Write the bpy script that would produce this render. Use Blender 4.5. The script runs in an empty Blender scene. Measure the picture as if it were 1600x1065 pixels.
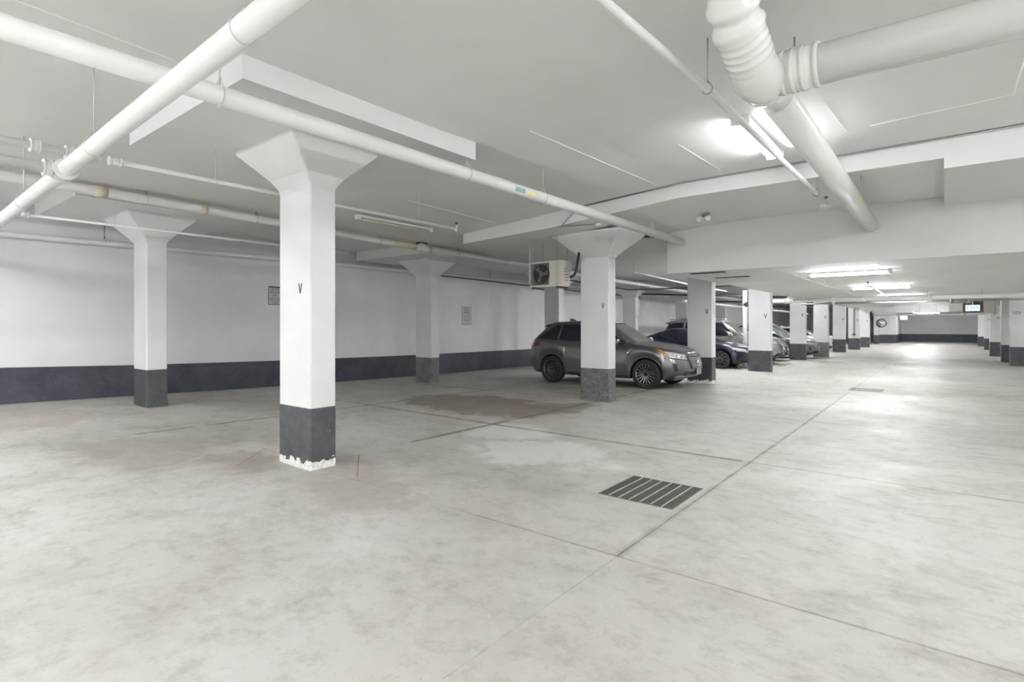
import bpy, math, random
from math import sin, cos, pi, radians, sqrt, atan, atan2
from mathutils import Vector
random.seed(7)
sc = bpy.context.scene
COL = sc.collection

# ------------------------------------------------------------------ camera
F_PX, VPX, HZ, CAM_H = 850.0, 1475.0, 508.0, 1.55
YAW = atan((VPX - 800) / F_PX)
cam_d = bpy.data.cameras.new('camera')
cam = bpy.data.objects.new('camera', cam_d)
COL.objects.link(cam)
cam.location = (0, 0, CAM_H)
cam.rotation_euler = (pi / 2, 0, YAW)
cam_d.sensor_width = 36.0
cam_d.lens = 36.0 * F_PX / 1600.0
cam_d.shift_y = -(532.5 - HZ) / 1600.0
cam_d.clip_end = 300
cam_d.clip_start = 0.05
sc.camera = cam

# ------------------------------------------------------------------ world, exposure
w = bpy.data.worlds.new('world')
sc.world = w
w.use_nodes = True
w.node_tree.nodes['Background'].inputs[0].default_value = (0.8, 0.82, 0.85, 1)
w.node_tree.nodes['Background'].inputs[1].default_value = 0.05
sc.view_settings.view_transform = 'Standard'
sc.view_settings.look = 'None'
sc.view_settings.gamma = 1.0
sc.view_settings.use_curve_mapping = False
sc.view_settings.exposure = 1.20
sc.cycles.max_bounces = 6
sc.cycles.diffuse_bounces = 4
sc.cycles.caustics_reflective = False
sc.cycles.caustics_refractive = False
sc.cycles.glossy_bounces = 2
sc.cycles.adaptive_threshold = 0.03
TUBE_STRENGTH = 85.0

# ------------------------------------------------------------------ materials
def nodes_of(name):
    m = bpy.data.materials.new(name)
    m.use_nodes = True
    nt = m.node_tree
    b = nt.nodes['Principled BSDF']
    return m, nt, b

def ramp(nt, fac, stops):
    r = nt.nodes.new('ShaderNodeValToRGB')
    els = r.color_ramp.elements
    while len(els) < len(stops):
        els.new(0.5)
    for e, (p, c) in zip(els, stops):
        e.position = p
        e.color = (*c, 1) if len(c) == 3 else c
    nt.links.new(fac, r.inputs[0])
    return r.outputs[0]

def noise(nt, vec, scale, detail=4, rough=0.55, dist=0.0):
    n = nt.nodes.new('ShaderNodeTexNoise')
    n.inputs['Scale'].default_value = scale
    n.inputs['Detail'].default_value = detail
    n.inputs['Roughness'].default_value = rough
    n.inputs['Distortion'].default_value = dist
    if vec is not None:
        nt.links.new(vec, n.inputs['Vector'])
    return n.outputs['Fac']

def mixc(nt, fac, a, b, mode='MIX'):
    m = nt.nodes.new('ShaderNodeMix')
    m.data_type = 'RGBA'
    m.blend_type = mode
    for sock, v in ((0, fac), (6, a), (7, b)):
        if isinstance(v, (int, float)):
            m.inputs[sock].default_value = v
        elif isinstance(v, tuple):
            m.inputs[sock].default_value = (*v, 1) if len(v) == 3 else v
        else:
            nt.links.new(v, m.inputs[sock])
    return m.outputs[2]

def mth(nt, op, a, b=None, c=None, clamp=False):
    m = nt.nodes.new('ShaderNodeMath')
    m.operation = op
    m.use_clamp = clamp
    for i, v in enumerate((a, b, c)):
        if v is None:
            continue
        if isinstance(v, (int, float)):
            m.inputs[i].default_value = v
        else:
            nt.links.new(v, m.inputs[i])
    return m.outputs[0]

def wpos(nt):
    return nt.nodes.new('ShaderNodeNewGeometry').outputs['Position']

def opos(nt):
    return nt.nodes.new('ShaderNodeTexCoord').outputs['Object']

def bump(nt, b, h, strength=0.2, dist=0.01):
    n = nt.nodes.new('ShaderNodeBump')
    n.inputs['Strength'].default_value = strength
    n.inputs['Distance'].default_value = dist
    nt.links.new(h, n.inputs['Height'])
    nt.links.new(n.outputs[0], b.inputs['Normal'])

MATS = {}
def paint(name, col, var=0.06, rough=0.55, scale=1.2, spots=0.0, bumps=0.08, metal=0.0, world=True):
    """painted surface with faint blotches"""
    m, nt, b = nodes_of(name)
    p = wpos(nt) if world else opos(nt)
    n1 = noise(nt, p, scale, 4, 0.6)
    lo = tuple(c * (1 - var) for c in col)
    hi = tuple(min(1, c * (1 + var * 0.6)) for c in col)
    c = ramp(nt, n1, [(0.3, lo), (0.7, hi)])
    if spots:
        n2 = noise(nt, p, 14, 3, 0.7)
        f = ramp(nt, n2, [(0.66, (0, 0, 0)), (0.74, (1, 1, 1))])
        c = mixc(nt, mth(nt, 'MULTIPLY', f, spots), c, tuple(x * 0.5 for x in col))
    nt.links.new(c, b.inputs['Base Color'])
    b.inputs['Roughness'].default_value = rough
    b.inputs['Metallic'].default_value = metal
    MATS[name] = m
    return m

def plain(name, col, rough=0.5, metal=0.0, coat=0.0, emit=None, es=0.0, trans=0.0, var=0.05):
    """plain finish with a trace of grain"""
    m, nt, b = nodes_of(name)
    n = noise(nt, opos(nt), 25, 1)
    c = ramp(nt, n, [(0.25, tuple(x * (1 - var) for x in col)), (0.75, tuple(min(1, x * (1 + var)) for x in col))])
    nt.links.new(c, b.inputs['Base Color'])
    b.inputs['Roughness'].default_value = rough
    b.inputs['Metallic'].default_value = metal
    b.inputs['Coat Weight'].default_value = coat
    b.inputs['Coat Roughness'].default_value = 0.08
    b.inputs['Transmission Weight'].default_value = trans
    if emit:
        b.inputs['Emission Color'].default_value = (*emit, 1)
        b.inputs['Emission Strength'].default_value = es
    MATS[name] = m
    return m

def band_mat(name, col, wear, wearcol, flake=None, scale=5.0):
    """dark painted kick band with scuffs; flake = height under which it has peeled"""
    m, nt, b = nodes_of(name)
    p = wpos(nt)
    n1 = noise(nt, p, scale, 6, 0.7, 0.4)
    c = ramp(nt, n1, [(0.35, col), (0.75, tuple(x * 1.7 + 0.02 for x in col))])
    n2 = noise(nt, p, scale * 3.1, 7, 0.75, 0.8)
    f = ramp(nt, n2, [(0.62 - wear * 0.22, (0, 0, 0)), (0.74 - wear * 0.16, (1, 1, 1))])
    c = mixc(nt, mth(nt, 'MULTIPLY', f, 0.35 + 0.6 * wear), c, wearcol)
    n5 = noise(nt, p, 45, 2, 0.5)
    f5 = ramp(nt, n5, [(0.735, (0, 0, 0)), (0.76, (1, 1, 1))])
    c = mixc(nt, f5, c, (0.5, 0.5, 0.5))
    if flake is not None:
        sep = nt.nodes.new('ShaderNodeSeparateXYZ')
        nt.links.new(p, sep.inputs[0])
        n3 = noise(nt, p, 11, 3, 0.6, 0.2)
        h = mth(nt, 'ADD', mth(nt, 'MULTIPLY', n3, 0.24), flake - 0.085)
        f3 = mth(nt, 'LESS_THAN', sep.outputs[2], h)
        n4 = noise(nt, p, 30, 5, 0.7)
        pc = ramp(nt, n4, [(0.3, (0.45, 0.43, 0.4)), (0.55, (0.82, 0.81, 0.78))])
        c = mixc(nt, f3, c, pc)
    nt.links.new(c, b.inputs['Base Color'])
    b.inputs['Roughness'].default_value = 0.5
    bump(nt, b, n2, 0.15, 0.004)
    MATS[name] = m
    return m

def concrete(name):
    m, nt, b = nodes_of(name)
    p = wpos(nt)
    sep = nt.nodes.new('ShaderNodeSeparateXYZ')
    nt.links.new(p, sep.inputs[0])
    X, Y = sep.outputs[0], sep.outputs[1]
    nbig = noise(nt, p, 0.33, 6, 0.62, 0.3)
    base = ramp(nt, nbig, [(0.28, (0.385, 0.373, 0.338)), (0.5, (0.495, 0.483, 0.450)), (0.72, (0.58, 0.571, 0.549))])
    nmid = noise(nt, p, 1.3, 6, 0.72, 0.15)
    mid = ramp(nt, nmid, [(0.30, (0.76, 0.745, 0.71)), (0.50, (1, 1, 1)), (0.75, (1.0, 1.0, 1.0))])
    c = mixc(nt, 0.85, base, mid, 'MULTIPLY')
    # trowel streaks
    mp = nt.nodes.new('ShaderNodeMapping')
    mp.inputs['Scale'].default_value = (0.8, 1.9, 1)
    mp.inputs['Rotation'].default_value = (0, 0, 0.4)
    nt.links.new(p, mp.inputs[0])
    st = noise(nt, mp.outputs[0], 1.6, 6, 0.76, 0.25)
    stc = ramp(nt, st, [(0.30, (0.74, 0.73, 0.715)), (0.48, (1, 1, 1))])
    c = mixc(nt, 0.7, c, stc, 'MULTIPLY')
    fn = noise(nt, p, 5.5, 5, 0.78, 0.1)
    fnc = ramp(nt, fn, [(0.34, (0.78, 0.765, 0.74)), (0.50, (1, 1, 1))])
    c = mixc(nt, 0.75, c, fnc, 'MULTIPLY')
    # chalky white wash patches
    wn = noise(nt, p, 0.7, 6, 0.72, 0.2)
    wf = ramp(nt, wn, [(0.58, (0, 0, 0)), (0.72, (1, 1, 1))])
    c = mixc(nt, mth(nt, 'MULTIPLY', wf, 0.5), c, (0.70, 0.70, 0.69))
    # rust tint
    rn = noise(nt, p, 1.1, 5, 0.6)
    rf = ramp(nt, rn, [(0.64, (0, 0, 0)), (0.8, (1, 1, 1))])
    c = mixc(nt, mth(nt, 'MULTIPLY', rf, 0.35), c, (0.46, 0.36, 0.26))
    nblot = noise(nt, p, 1.6, 5, 0.68, 0.35)
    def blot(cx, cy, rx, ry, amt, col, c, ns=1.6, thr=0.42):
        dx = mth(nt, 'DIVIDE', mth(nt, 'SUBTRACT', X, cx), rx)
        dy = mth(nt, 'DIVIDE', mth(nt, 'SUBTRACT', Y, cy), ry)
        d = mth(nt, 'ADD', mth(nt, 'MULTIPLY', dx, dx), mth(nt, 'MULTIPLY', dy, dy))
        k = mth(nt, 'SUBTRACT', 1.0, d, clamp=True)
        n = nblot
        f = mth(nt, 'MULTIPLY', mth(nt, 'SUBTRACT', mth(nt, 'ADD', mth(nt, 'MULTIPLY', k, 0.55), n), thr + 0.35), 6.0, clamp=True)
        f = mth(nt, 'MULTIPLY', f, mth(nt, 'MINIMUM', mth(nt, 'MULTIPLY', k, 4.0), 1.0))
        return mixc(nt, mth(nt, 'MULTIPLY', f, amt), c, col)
    # damp and oil stains where they lie on this floor, darker patch below the SUV
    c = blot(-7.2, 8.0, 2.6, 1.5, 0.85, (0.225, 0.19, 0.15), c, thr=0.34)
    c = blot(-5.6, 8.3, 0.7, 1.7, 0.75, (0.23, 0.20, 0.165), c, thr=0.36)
    c = blot(-7.6, 2.4, 1.6, 1.1, 0.45, (0.27, 0.25, 0.22), c, 1.1)
    c = blot(-6.2, 2.9, 0.9, 0.6, 0.6, (0.30, 0.255, 0.21), c, 2.0)
    c = blot(-4.4, 3.2, 1.3, 0.8, 0.5, (0.33, 0.29, 0.24), c, 2.0)
    c = blot(-10.2, 5.0, 1.8, 1.2, 0.4, (0.30, 0.27, 0.23), c, 1.0)
    c = blot(-11.0, 2.0, 1.6, 1.2, 0.35, (0.36, 0.29, 0.22), c, 1.5)
    c = blot(-7.0, 13.3, 2.6, 1.4, 0.6, (0.25, 0.235, 0.215), c, 1.4)  # darker patch centred below the grey SUV
    c = blot(-4.4, 11.5, 1.6, 2.2, 0.45, (0.30, 0.285, 0.26), c, 1.2)
    c = blot(-3.9, 5.4, 1.5, 1.0, 0.55, (0.76, 0.755, 0.74), c, 1.6)
    c = blot(-5.0, 6.2, 1.4, 0.9, 0.5, (0.76, 0.755, 0.74), c, 1.6)
    # dark line of dirt along joints
    nd = noise(nt, p, 3.0, 4, 0.6)
    for ax, pos, wid, lo, hi, k0 in ((X, -5.55, 0.085, 4.8, 16, 4.5), (X, -8.65, 0.075, 2.6, 12, 4.0), (Y, 6.5, 0.07, -10.5, -1.8, 4.0), (Y, 6.5, 0.035, -1.8, 20, 2.0), (X, -1.72, 0.05, 3.3, 12, 2.0), (Y, 9.9, 0.06, -20, -6, 3.5), (Y, 9.9, 0.03, -6, 20, 1.6), (Y, 3.3, 0.022, -3, 20, 2.0), (Y, 13.1, 0.06, -9, -5, 3.5)):
        other = Y if ax is X else X
        d = mth(nt, 'ABSOLUTE', mth(nt, 'SUBTRACT', ax, pos))
        f = mth(nt, 'SUBTRACT', 1.0, mth(nt, 'DIVIDE', d, wid), clamp=True)
        f = mth(nt, 'MULTIPLY', f, mth(nt, 'GREATER_THAN', other, lo))
        f = mth(nt, 'MULTIPLY', f, mth(nt, 'LESS_THAN', other, hi))
        f = mth(nt, 'MULTIPLY', f, mth(nt, 'MULTIPLY', mth(nt, 'SUBTRACT', nd, 0.28, clamp=True), k0), clamp=True)
        c = mixc(nt, mth(nt, 'MULTIPLY', f, 0.85), c, (0.20, 0.175, 0.14))
    # specks
    sn = noise(nt, p, 38, 2, 0.5)
    sf = ramp(nt, sn, [(0.68, (0, 0, 0)), (0.74, (1, 1, 1))])
    c = mixc(nt, mth(nt, 'MULTIPLY', sf, 0.30), c, (0.2, 0.19, 0.17))
    nt.links.new(c, b.inputs['Base Color'])
    rr = ramp(nt, noise(nt, p, 1.2, 4, 0.7, 0.3), [(0.3, (0.46,) * 3), (0.7, (0.68,) * 3)])
    nt.links.new(rr, b.inputs['Roughness'])
    b.inputs['Specular IOR Level'].default_value = 0.35
    bump(nt, b, noise(nt, p, 22, 2, 0.7), 0.06, 0.01)
    MATS[name] = m
    return m

CONC = concrete('floor_concrete')
WHITE_COL = paint('column_paint', (0.735, 0.735, 0.735), 0.05, 0.5, 1.5, 0.0)
WHITE_WALL = paint('wall_paint', (0.80, 0.80, 0.805), 0.10, 0.55, 0.55, 0.0)
CEIL = paint('ceiling_paint', (0.79, 0.785, 0.775), 0.05, 0.7, 0.6, 0.12)
TRIMW = paint('beam_paint', (0.76, 0.76, 0.755), 0.03, 0.55, 1.0, 0.0)
PIPE = paint('pipe_paint', (0.80, 0.795, 0.78), 0.05, 0.35, 3.0, 0.0, 0.03)
PVC = plain('pvc_glossy', (0.80, 0.795, 0.775), 0.25, 0, 0.4, var=0.008)
STAINW = plain('stained_pipe', (0.66, 0.60, 0.44), 0.5)
GALV = plain('galvanised', (0.42, 0.42, 0.41), 0.45, 0.7)
RODW = plain('painted_rod', (0.62, 0.62, 0.60), 0.5, 0.1)
CHROME = plain('chrome', (0.75, 0.75, 0.76), 0.12, 1.0)
BLACK = plain('black_plastic', (0.018, 0.018, 0.02), 0.45)
HOSE = plain('black_hose', (0.03, 0.03, 0.032), 0.6)
RUBBER = plain('tyre_rubber', (0.028, 0.028, 0.03), 0.75)
DARKM = plain('dark_metal', (0.10, 0.095, 0.09), 0.5, 0.6)
GRATE = plain('grate_steel', (0.15, 0.135, 0.125), 0.55, 0.5)
BAR = plain('grate_bar', (0.52, 0.51, 0.49), 0.5, 0.1)
PIT = plain('pit_shade', (0.02, 0.019, 0.018), 0.8)  # near black stands in for the shade inside pits and slots
BEIGE = plain('ac_beige', (0.66, 0.635, 0.57), 0.5)
BEIGED = plain('ac_grille', (0.17, 0.155, 0.15), 0.6)
YTUBE = plain('aged_diffuser', (0.62, 0.585, 0.44), 0.4)
SIGNW = plain('sign_white', (0.66, 0.64, 0.65), 0.5)
SIGNR = plain('sign_ink', (0.13, 0.07, 0.095), 0.5)
MARK = plain('stencil_paint', (0.07, 0.07, 0.07), 0.6)
TEAL = plain('label_teal', (0.26, 0.42, 0.42), 0.5)
YEL = plain('label_yellow', (0.74, 0.68, 0.34), 0.5)
EXITG = plain('exit_face', (0.78, 0.88, 0.86), 0.4, 0, 0, (0.8, 1.0, 0.96), 0.3)
EXITL = plain('exit_letter', (0.05, 0.45, 0.35), 0.5)
MIRROR = plain('mirror_glass', (0.8, 0.8, 0.8), 0.05, 1.0)
TUBE = plain('fluorescent_tube', (0.9, 0.9, 0.9), 0.4, 0, 0, (0.96, 0.98, 1.0), TUBE_STRENGTH)
TUBE_DIM = plain('fluorescent_tube_dim', (0.9, 0.9, 0.9), 0.4, 0, 0, (0.96, 0.98, 1.0), TUBE_STRENGTH * 0.5)  # dimmed to soften the glow on the ceiling around it
DOORG = plain('door_grey', (0.25, 0.25, 0.255), 0.5)
SEAM = paint('caulk', (0.86, 0.86, 0.84), 0.02, 0.5)
CRUST = plain('efflorescence', (0.72, 0.70, 0.66), 0.8)
DK = (0.045, 0.046, 0.052)
BANDW = band_mat('kick_band', DK, 0.12, (0.30, 0.30, 0.31))
BANDN = band_mat('kick_band_wall', (0.036, 0.037, 0.050), 0.12, (0.20, 0.20, 0.22), None, 2.2)
BANDF = band_mat('kick_band_flaked', DK, 0.10, (0.26, 0.26, 0.27), 0.05)
BANDG = band_mat('kick_band_worn', (0.075, 0.075, 0.075), 0.65, (0.25, 0.25, 0.245), None, 5.0)
BANDGF = band_mat('kick_band_worn_flaked', (0.12, 0.12, 0.125), 0.6, (0.30, 0.30, 0.30), -0.1, 5.0)

# ------------------------------------------------------------------ geometry helpers
class MB:
    def __init__(s):
        s.v, s.f, s.sm = [], [], []
    def add(s, vs, fs, smooth=False):
        o = len(s.v)
        s.v += [tuple(v) for v in vs]
        s.f += [tuple(i + o for i in f) for f in fs]
        s.sm += [smooth] * len(fs)
        return s
    def box(s, x0, x1, y0, y1, z0, z1):
        vs = [(x, y, z) for z in (z0, z1) for y in (y0, y1) for x in (x0, x1)]
        return s.add(vs, [(0, 2, 3, 1), (4, 5, 7, 6), (0, 1, 5, 4), (2, 6, 7, 3), (0, 4, 6, 2), (1, 3, 7, 5)])
    def rings(s, rings, smooth=True, cap0=True, cap1=True, closed=True):
        n = len(rings[0]); vs = [p for r in rings for p in r]; fs = []
        m = n if closed else n - 1
        for i in range(len(rings) - 1):
            for j in range(m):
                a = i * n + j; b = i * n + (j + 1) % n
                fs.append((a, b, b + n, a + n))
        s.add(vs, fs, smooth)
        o = len(s.v) - len(vs)
        if cap0:
            s.f.append(tuple(o + j for j in reversed(range(n)))); s.sm.append(False)
        if cap1:
            s.f.append(tuple(o + (len(rings) - 1) * n + j for j in range(n))); s.sm.append(False)
        return s
    def tube(s, path, r, seg=16, caps=True, smooth=True):
        P = [Vector(p) for p in path]
        rs = r if isinstance(r, (list, tuple)) else [r] * len(P)
        rings = []; up = None
        for i, p in enumerate(P):
            if i == 0: t = P[1] - P[0]
            elif i == len(P) - 1: t = P[-1] - P[-2]
            else: t = (P[i] - P[i - 1]).normalized() + (P[i + 1] - P[i]).normalized()
            t.normalize()
            if up is None:
                up = Vector((0, 0, 1)) if abs(t.z) < 0.9 else Vector((1, 0, 0))
            u = (up - t * up.dot(t)).normalized(); up = u
            v = t.cross(u)
            rings.append([tuple(p + u * (rs[i] * cos(a)) + v * (rs[i] * sin(a))) for a in (2 * pi * k / seg for k in range(seg))])
        return s.rings(rings, smooth, caps, caps)
    def grid(s, fn, nu, nv, smooth=True):
        vs = [fn(i / nu, j / nv) for j in range(nv + 1) for i in range(nu + 1)]
        fs = [(j * (nu + 1) + i, j * (nu + 1) + i + 1, (j + 1) * (nu + 1) + i + 1, (j + 1) * (nu + 1) + i) for j in range(nv) for i in range(nu)]
        return s.add(vs, fs, smooth)
    def prism(s, poly, axis, a0, a1):
        """extrude a 2-D polygon along an axis; axis x: (y,z), y: (x,z), z: (x,y)"""
        def P(q, a):
            return {'x': (a, q[0], q[1]), 'y': (q[0], a, q[1]), 'z': (q[0], q[1], a)}[axis]
        return s.rings([[P(q, a0) for q in poly], [P(q, a1) for q in poly]], False)
    def build(s, name, mat, parent=None, org=None):
        off = Vector(org) if org is not None else (Vector(parent['_org']) if parent is not None and '_org' in parent else Vector((0, 0, 0)))
        me = bpy.data.meshes.new(name)
        me.from_pydata([(v[0] - off[0], v[1] - off[1], v[2] - off[2]) for v in s.v], [], s.f)
        me.polygons.foreach_set('use_smooth', s.sm)
        me.materials.append(mat)
        me.update()
        o = bpy.data.objects.new(name, me)
        COL.objects.link(o)
        if parent is not None:
            o.parent = parent
            if '_org' in parent:
                o['_org'] = parent['_org']
        else:
            o.location = off
            if org is not None:
                o['_org'] = tuple(off)
        return o

def thing(name, label, cat, loc=(0, 0, 0), group=None, local=False):
    o = bpy.data.objects.new(name, None)
    COL.objects.link(o)
    o.location = loc
    o.empty_display_size = 0.1
    o['label'] = label; o['category'] = cat
    if group: o['group'] = group
    o['_org'] = (0, 0, 0) if local else tuple(loc)
    return o

def tag(o, label, cat, group=None):
    o['label'] = label; o['category'] = cat
    if group: o['group'] = group
    return o

def struct(o, label=None):
    o['kind'] = 'structure'
    if label: o['label'] = label
    return o

def lerp(a, b, t): return a + (b - a) * t
def pw(pts, x):
    if x <= pts[0][0]: return pts[0][1]
    for (a, va), (b, vb) in zip(pts, pts[1:]):
        if x <= b: return lerp(va, vb, (x - a) / (b - a))
    return pts[-1][1]
def sstep(t):
    t = max(0, min(1, t)); return t * t * (3 - 2 * t)
def spw(pts, x):
    if x <= pts[0][0]: return pts[0][1]
    for (a, va), (b, vb) in zip(pts, pts[1:]):
        if x <= b: return lerp(va, vb, sstep((x - a) / (b - a)))
    return pts[-1][1]

def text_obj(body, size, mat, parent, loc, rot, name='lettering', depth=0.002, squeeze=1.0):
    cu = bpy.data.curves.new('txt', 'FONT')
    cu.body = body; cu.size = size; cu.align_x = 'CENTER'; cu.align_y = 'CENTER'; cu.extrude = depth
    cu.resolution_u = 3
    t = bpy.data.objects.new('txt', cu)
    COL.objects.link(t)
    bpy.context.view_layer.update()
    me = bpy.data.meshes.new_from_object(t.evaluated_get(bpy.context.evaluated_depsgraph_get()))
    bpy.data.objects.remove(t); bpy.data.curves.remove(cu)
    me.materials.clear(); me.materials.append(mat)
    me.name = name
    o = bpy.data.objects.new(name, me)
    COL.objects.link(o)
    o.parent = parent
    off = Vector(parent['_org']) if '_org' in parent else Vector((0, 0, 0))
    o.location = Vector(loc) - off
    o.rotation_euler = rot
    o.scale = (squeeze, 1, 1)
    return o

# ------------------------------------------------------------------ the setting: floor
XL, XR, YB, YF = -13.1, 9.0, -9.0, 65.0
G_WALL = [(-9, 0.20), (1.9, 0.15), (3.9, 0.10), (7, 0.02), (11.6, -0.05), (15, -0.07), (17.8, -0.10), (30, -0.10)]
def zf(x, y):
    k = max(0.0, min(1.0, (-5.6 - x) / 6.3))
    return k * pw(G_WALL, y)
FX = [-13.1, -8.65, -5.55, -1.72, 1.9, 5.5, 9.0]
FY = [-9.0, -6.2, -3.1, 0.1, 3.3, 6.5, 9.9, 13.1, 16.3, 19.5, 22.7, 26.0, 65.0]
GR = (-2.50, -1.79, 4.42, 5.17)      # near drain opening
GR2 = (-1.80, -1.12, 15.15, 15.85)   # far drain opening
floor = MB().grid(lambda u, v: (lerp(XL, XR, u), lerp(YB, YF, v), zf(lerp(XL, XR, u), lerp(YB, YF, v)) - 0.07), 22, 60, False).build('floor', plain('sub_base', (0.28, 0.265, 0.24), 0.8))
struct(floor, 'grey sealed concrete garage floor with sawn joints')
GAP = 0.0035
for i in range(len(FX) - 1):
    for j in range(len(FY) - 1):
        x0, x1, y0, y1 = FX[i] + GAP, FX[i + 1] - GAP, FY[j] + GAP, FY[j + 1] - GAP
        if y1 < 3.4 and FX[i + 1] == -1.72: x1 += GAP - 0.001
        if y1 < 3.4 and FX[i] == -1.72: x0 -= GAP - 0.001
        holes = [g for g in (GR, GR2) if x0 <= g[0] and g[1] <= x1 and y0 <= g[2] and g[3] <= y1]
        nx = 3 if x1 < -5 else 2
        ny = max(2, int((y1 - y0) / 1.5))
        bx = [lerp(x0, x1, k / nx) for k in range(nx + 1)]
        by = [lerp(y0, y1, k / ny) for k in range(ny + 1)]
        for g in holes:
            bx = sorted([x for x in bx if not g[0] - 0.05 < x < g[1] + 0.05] + [g[0], g[1]])
            by = sorted([y for y in by if not g[2] - 0.05 < y < g[3] + 0.05] + [g[2], g[3]])
        m = MB()
        nX, nY = len(bx), len(by)
        vs = [(x, y, zf(x, y)) for y in by for x in bx]
        fs = []
        for b_ in range(nY - 1):
            for a_ in range(nX - 1):
                cx, cy = (bx[a_] + bx[a_ + 1]) / 2, (by[b_] + by[b_ + 1]) / 2
                if any(g[0] < cx < g[1] and g[2] < cy < g[3] for g in holes): continue
                k = b_ * nX + a_
                fs.append((k, k + 1, k + nX + 1, k + nX))
        m.add(vs, fs, False)
        def skirt(pts):
            n_ = len(pts)
            m.add([(x, y, zf(x, y)) for x, y in pts] + [(x, y, zf(x, y) - 0.05) for x, y in pts],
                  [(q, n_ + q, n_ + q + 1, q + 1) for q in range(n_ - 1)], False)
        skirt([(x, y0) for x in bx]); skirt([(x1, y) for y in by]); skirt([(x, y1) for x in reversed(bx)]); skirt([(x0, y) for y in reversed(by)])
        for g in holes:
            skirt([(g[0], g[2]), (g[0], g[3]), (g[1], g[3]), (g[1], g[2]), (g[0], g[2])])
        m.build('slab', CONC, floor)

RUST = plain('rust_mark', (0.34, 0.19, 0.12), 0.7)
for pts in ([(-6.05, 2.78), (-6.62, 3.40)], [(-4.70, 3.37), (-5.47, 3.95)]):
    (x0, y0), (x1, y1) = pts
    d = Vector((x1 - x0, y1 - y0)).normalized(); q = Vector((-d.y, d.x)) * 0.006
    MB().add([(x0 - q.x, y0 - q.y, zf(x0, y0) + .002), (x1 - q.x, y1 - q.y, zf(x1, y1) + .002), (x1 + q.x, y1 + q.y, zf(x1, y1) + .002), (x0 + q.x, y0 + q.y, zf(x0, y0) + .002)], [(0, 1, 2, 3)]).build('rust_mark', RUST, floor)

# ------------------------------------------------------------------ walls
def wallbox(name, x0, x1, y0, y1, z0, z1, mat=WHITE_WALL, label=None):
    return struct(MB().box(x0, x1, y0, y1, z0, z1).build(name, mat), label)
wallbox('wall_left', XL - 0.3, XL, YB, YF, -0.3, 4.2, WHITE_WALL, 'long white painted garage wall behind the parked cars')
wallbox('wall_right', XR, XR + 0.3, YB, YF, -0.3, 4.2)
wallbox('wall_rear', XL - 0.3, XR + 0.3, YB - 0.3, YB, -0.3, 4.2)
wallbox('wall_far', XL - 0.3, XR + 0.3, YF, YF + 0.3, -0.3, 4.2, WHITE_WALL, 'white end wall of the drive aisle')
# projecting end wall left of the aisle end
wallbox('wall_stub', -4.6, -3.25, 57.5, YF, -0.1, 3.2, WHITE_WALL, 'white wall block jutting out beside the aisle end')
# dark kick bands (they follow the floor)
m = MB()
ys = [YB + k * 1.0 for k in range(int(YF - YB) + 1)]
bt = [(1.9, 0.80), (3.9, 0.73), (7, 0.665), (11.6, 0.61), (15, 0.60), (17, 0.59), (60, 0.59)]
pf = [(XL + 0.006, y, zf(XL, y) - 0.03) for y in ys] + [(XL + 0.006, y, pw(bt, y)) for y in ys] + [(XL, y, pw(bt, y)) for y in ys]
n_ = len(ys)
m.add(pf, [(k, k + 1, n_ + k + 1, n_ + k) for k in range(n_ - 1)] + [(n_ + k, n_ + k + 1, 2 * n_ + k + 1, 2 * n_ + k) for k in range(n_ - 1)])
struct(m.build('baseboard_left', BANDN), 'dark painted kick band along the long wall')
struct(MB().box(-3.25, 9, YF - 0.008, YF, -0.02, 0.72).build('baseboard_far', BANDN), 'dark painted kick band on the end wall')
struct(MB().box(-4.608, -3.242, 57.492, YF - 0.02, -0.02, 0.74).build('baseboard_stub', BANDN), 'dark painted kick band on the jutting wall block')

# ------------------------------------------------------------------ ceiling
CN = [(-13.1, 3.72), (-8, 3.64), (-4.28, 3.67), (-3, 3.74), (9, 3.78)]
CFAR = [(-13.1, 3.58), (-8.2, 3.53), (-5.1, 3.74), (-3.3, 3.86), (9, 3.91)]
def zc(x, y):
    t = max(0, min(1, (y - 4.0) / 4.6))
    return lerp(pw(CN, x), pw(CFAR, x), t)
S2Y, S2X = 8.6, -8.18
cx_ = [XL, -10.5, -8.18, -6.6, -5.1, -4.28, -3.3, -2.2, 0, 3, 6, 9]
cy_ = [YB, -4, 0, 2, 4, 5.5, 7, S2Y]
m = MB()
vs = [(x, y, zc(x, y)) for y in cy_ for x in cx_]
nX = len(cx_)
m.add(vs, [(b * nX + a, (b + 1) * nX + a, (b + 1) * nX + a + 1, b * nX + a + 1) for b in range(len(cy_) - 1) for a in range(nX - 1)], False)
# the left bays beyond the beam keep the upper slab
m.add([(XL, S2Y, 3.58), (S2X, S2Y, 3.53), (S2X, YF, 3.50), (XL, YF, 3.52)], [(0, 3, 2, 1)])
ceiling = struct(m.build('ceiling', CEIL), 'pale grey painted concrete ceiling slab')
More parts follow.
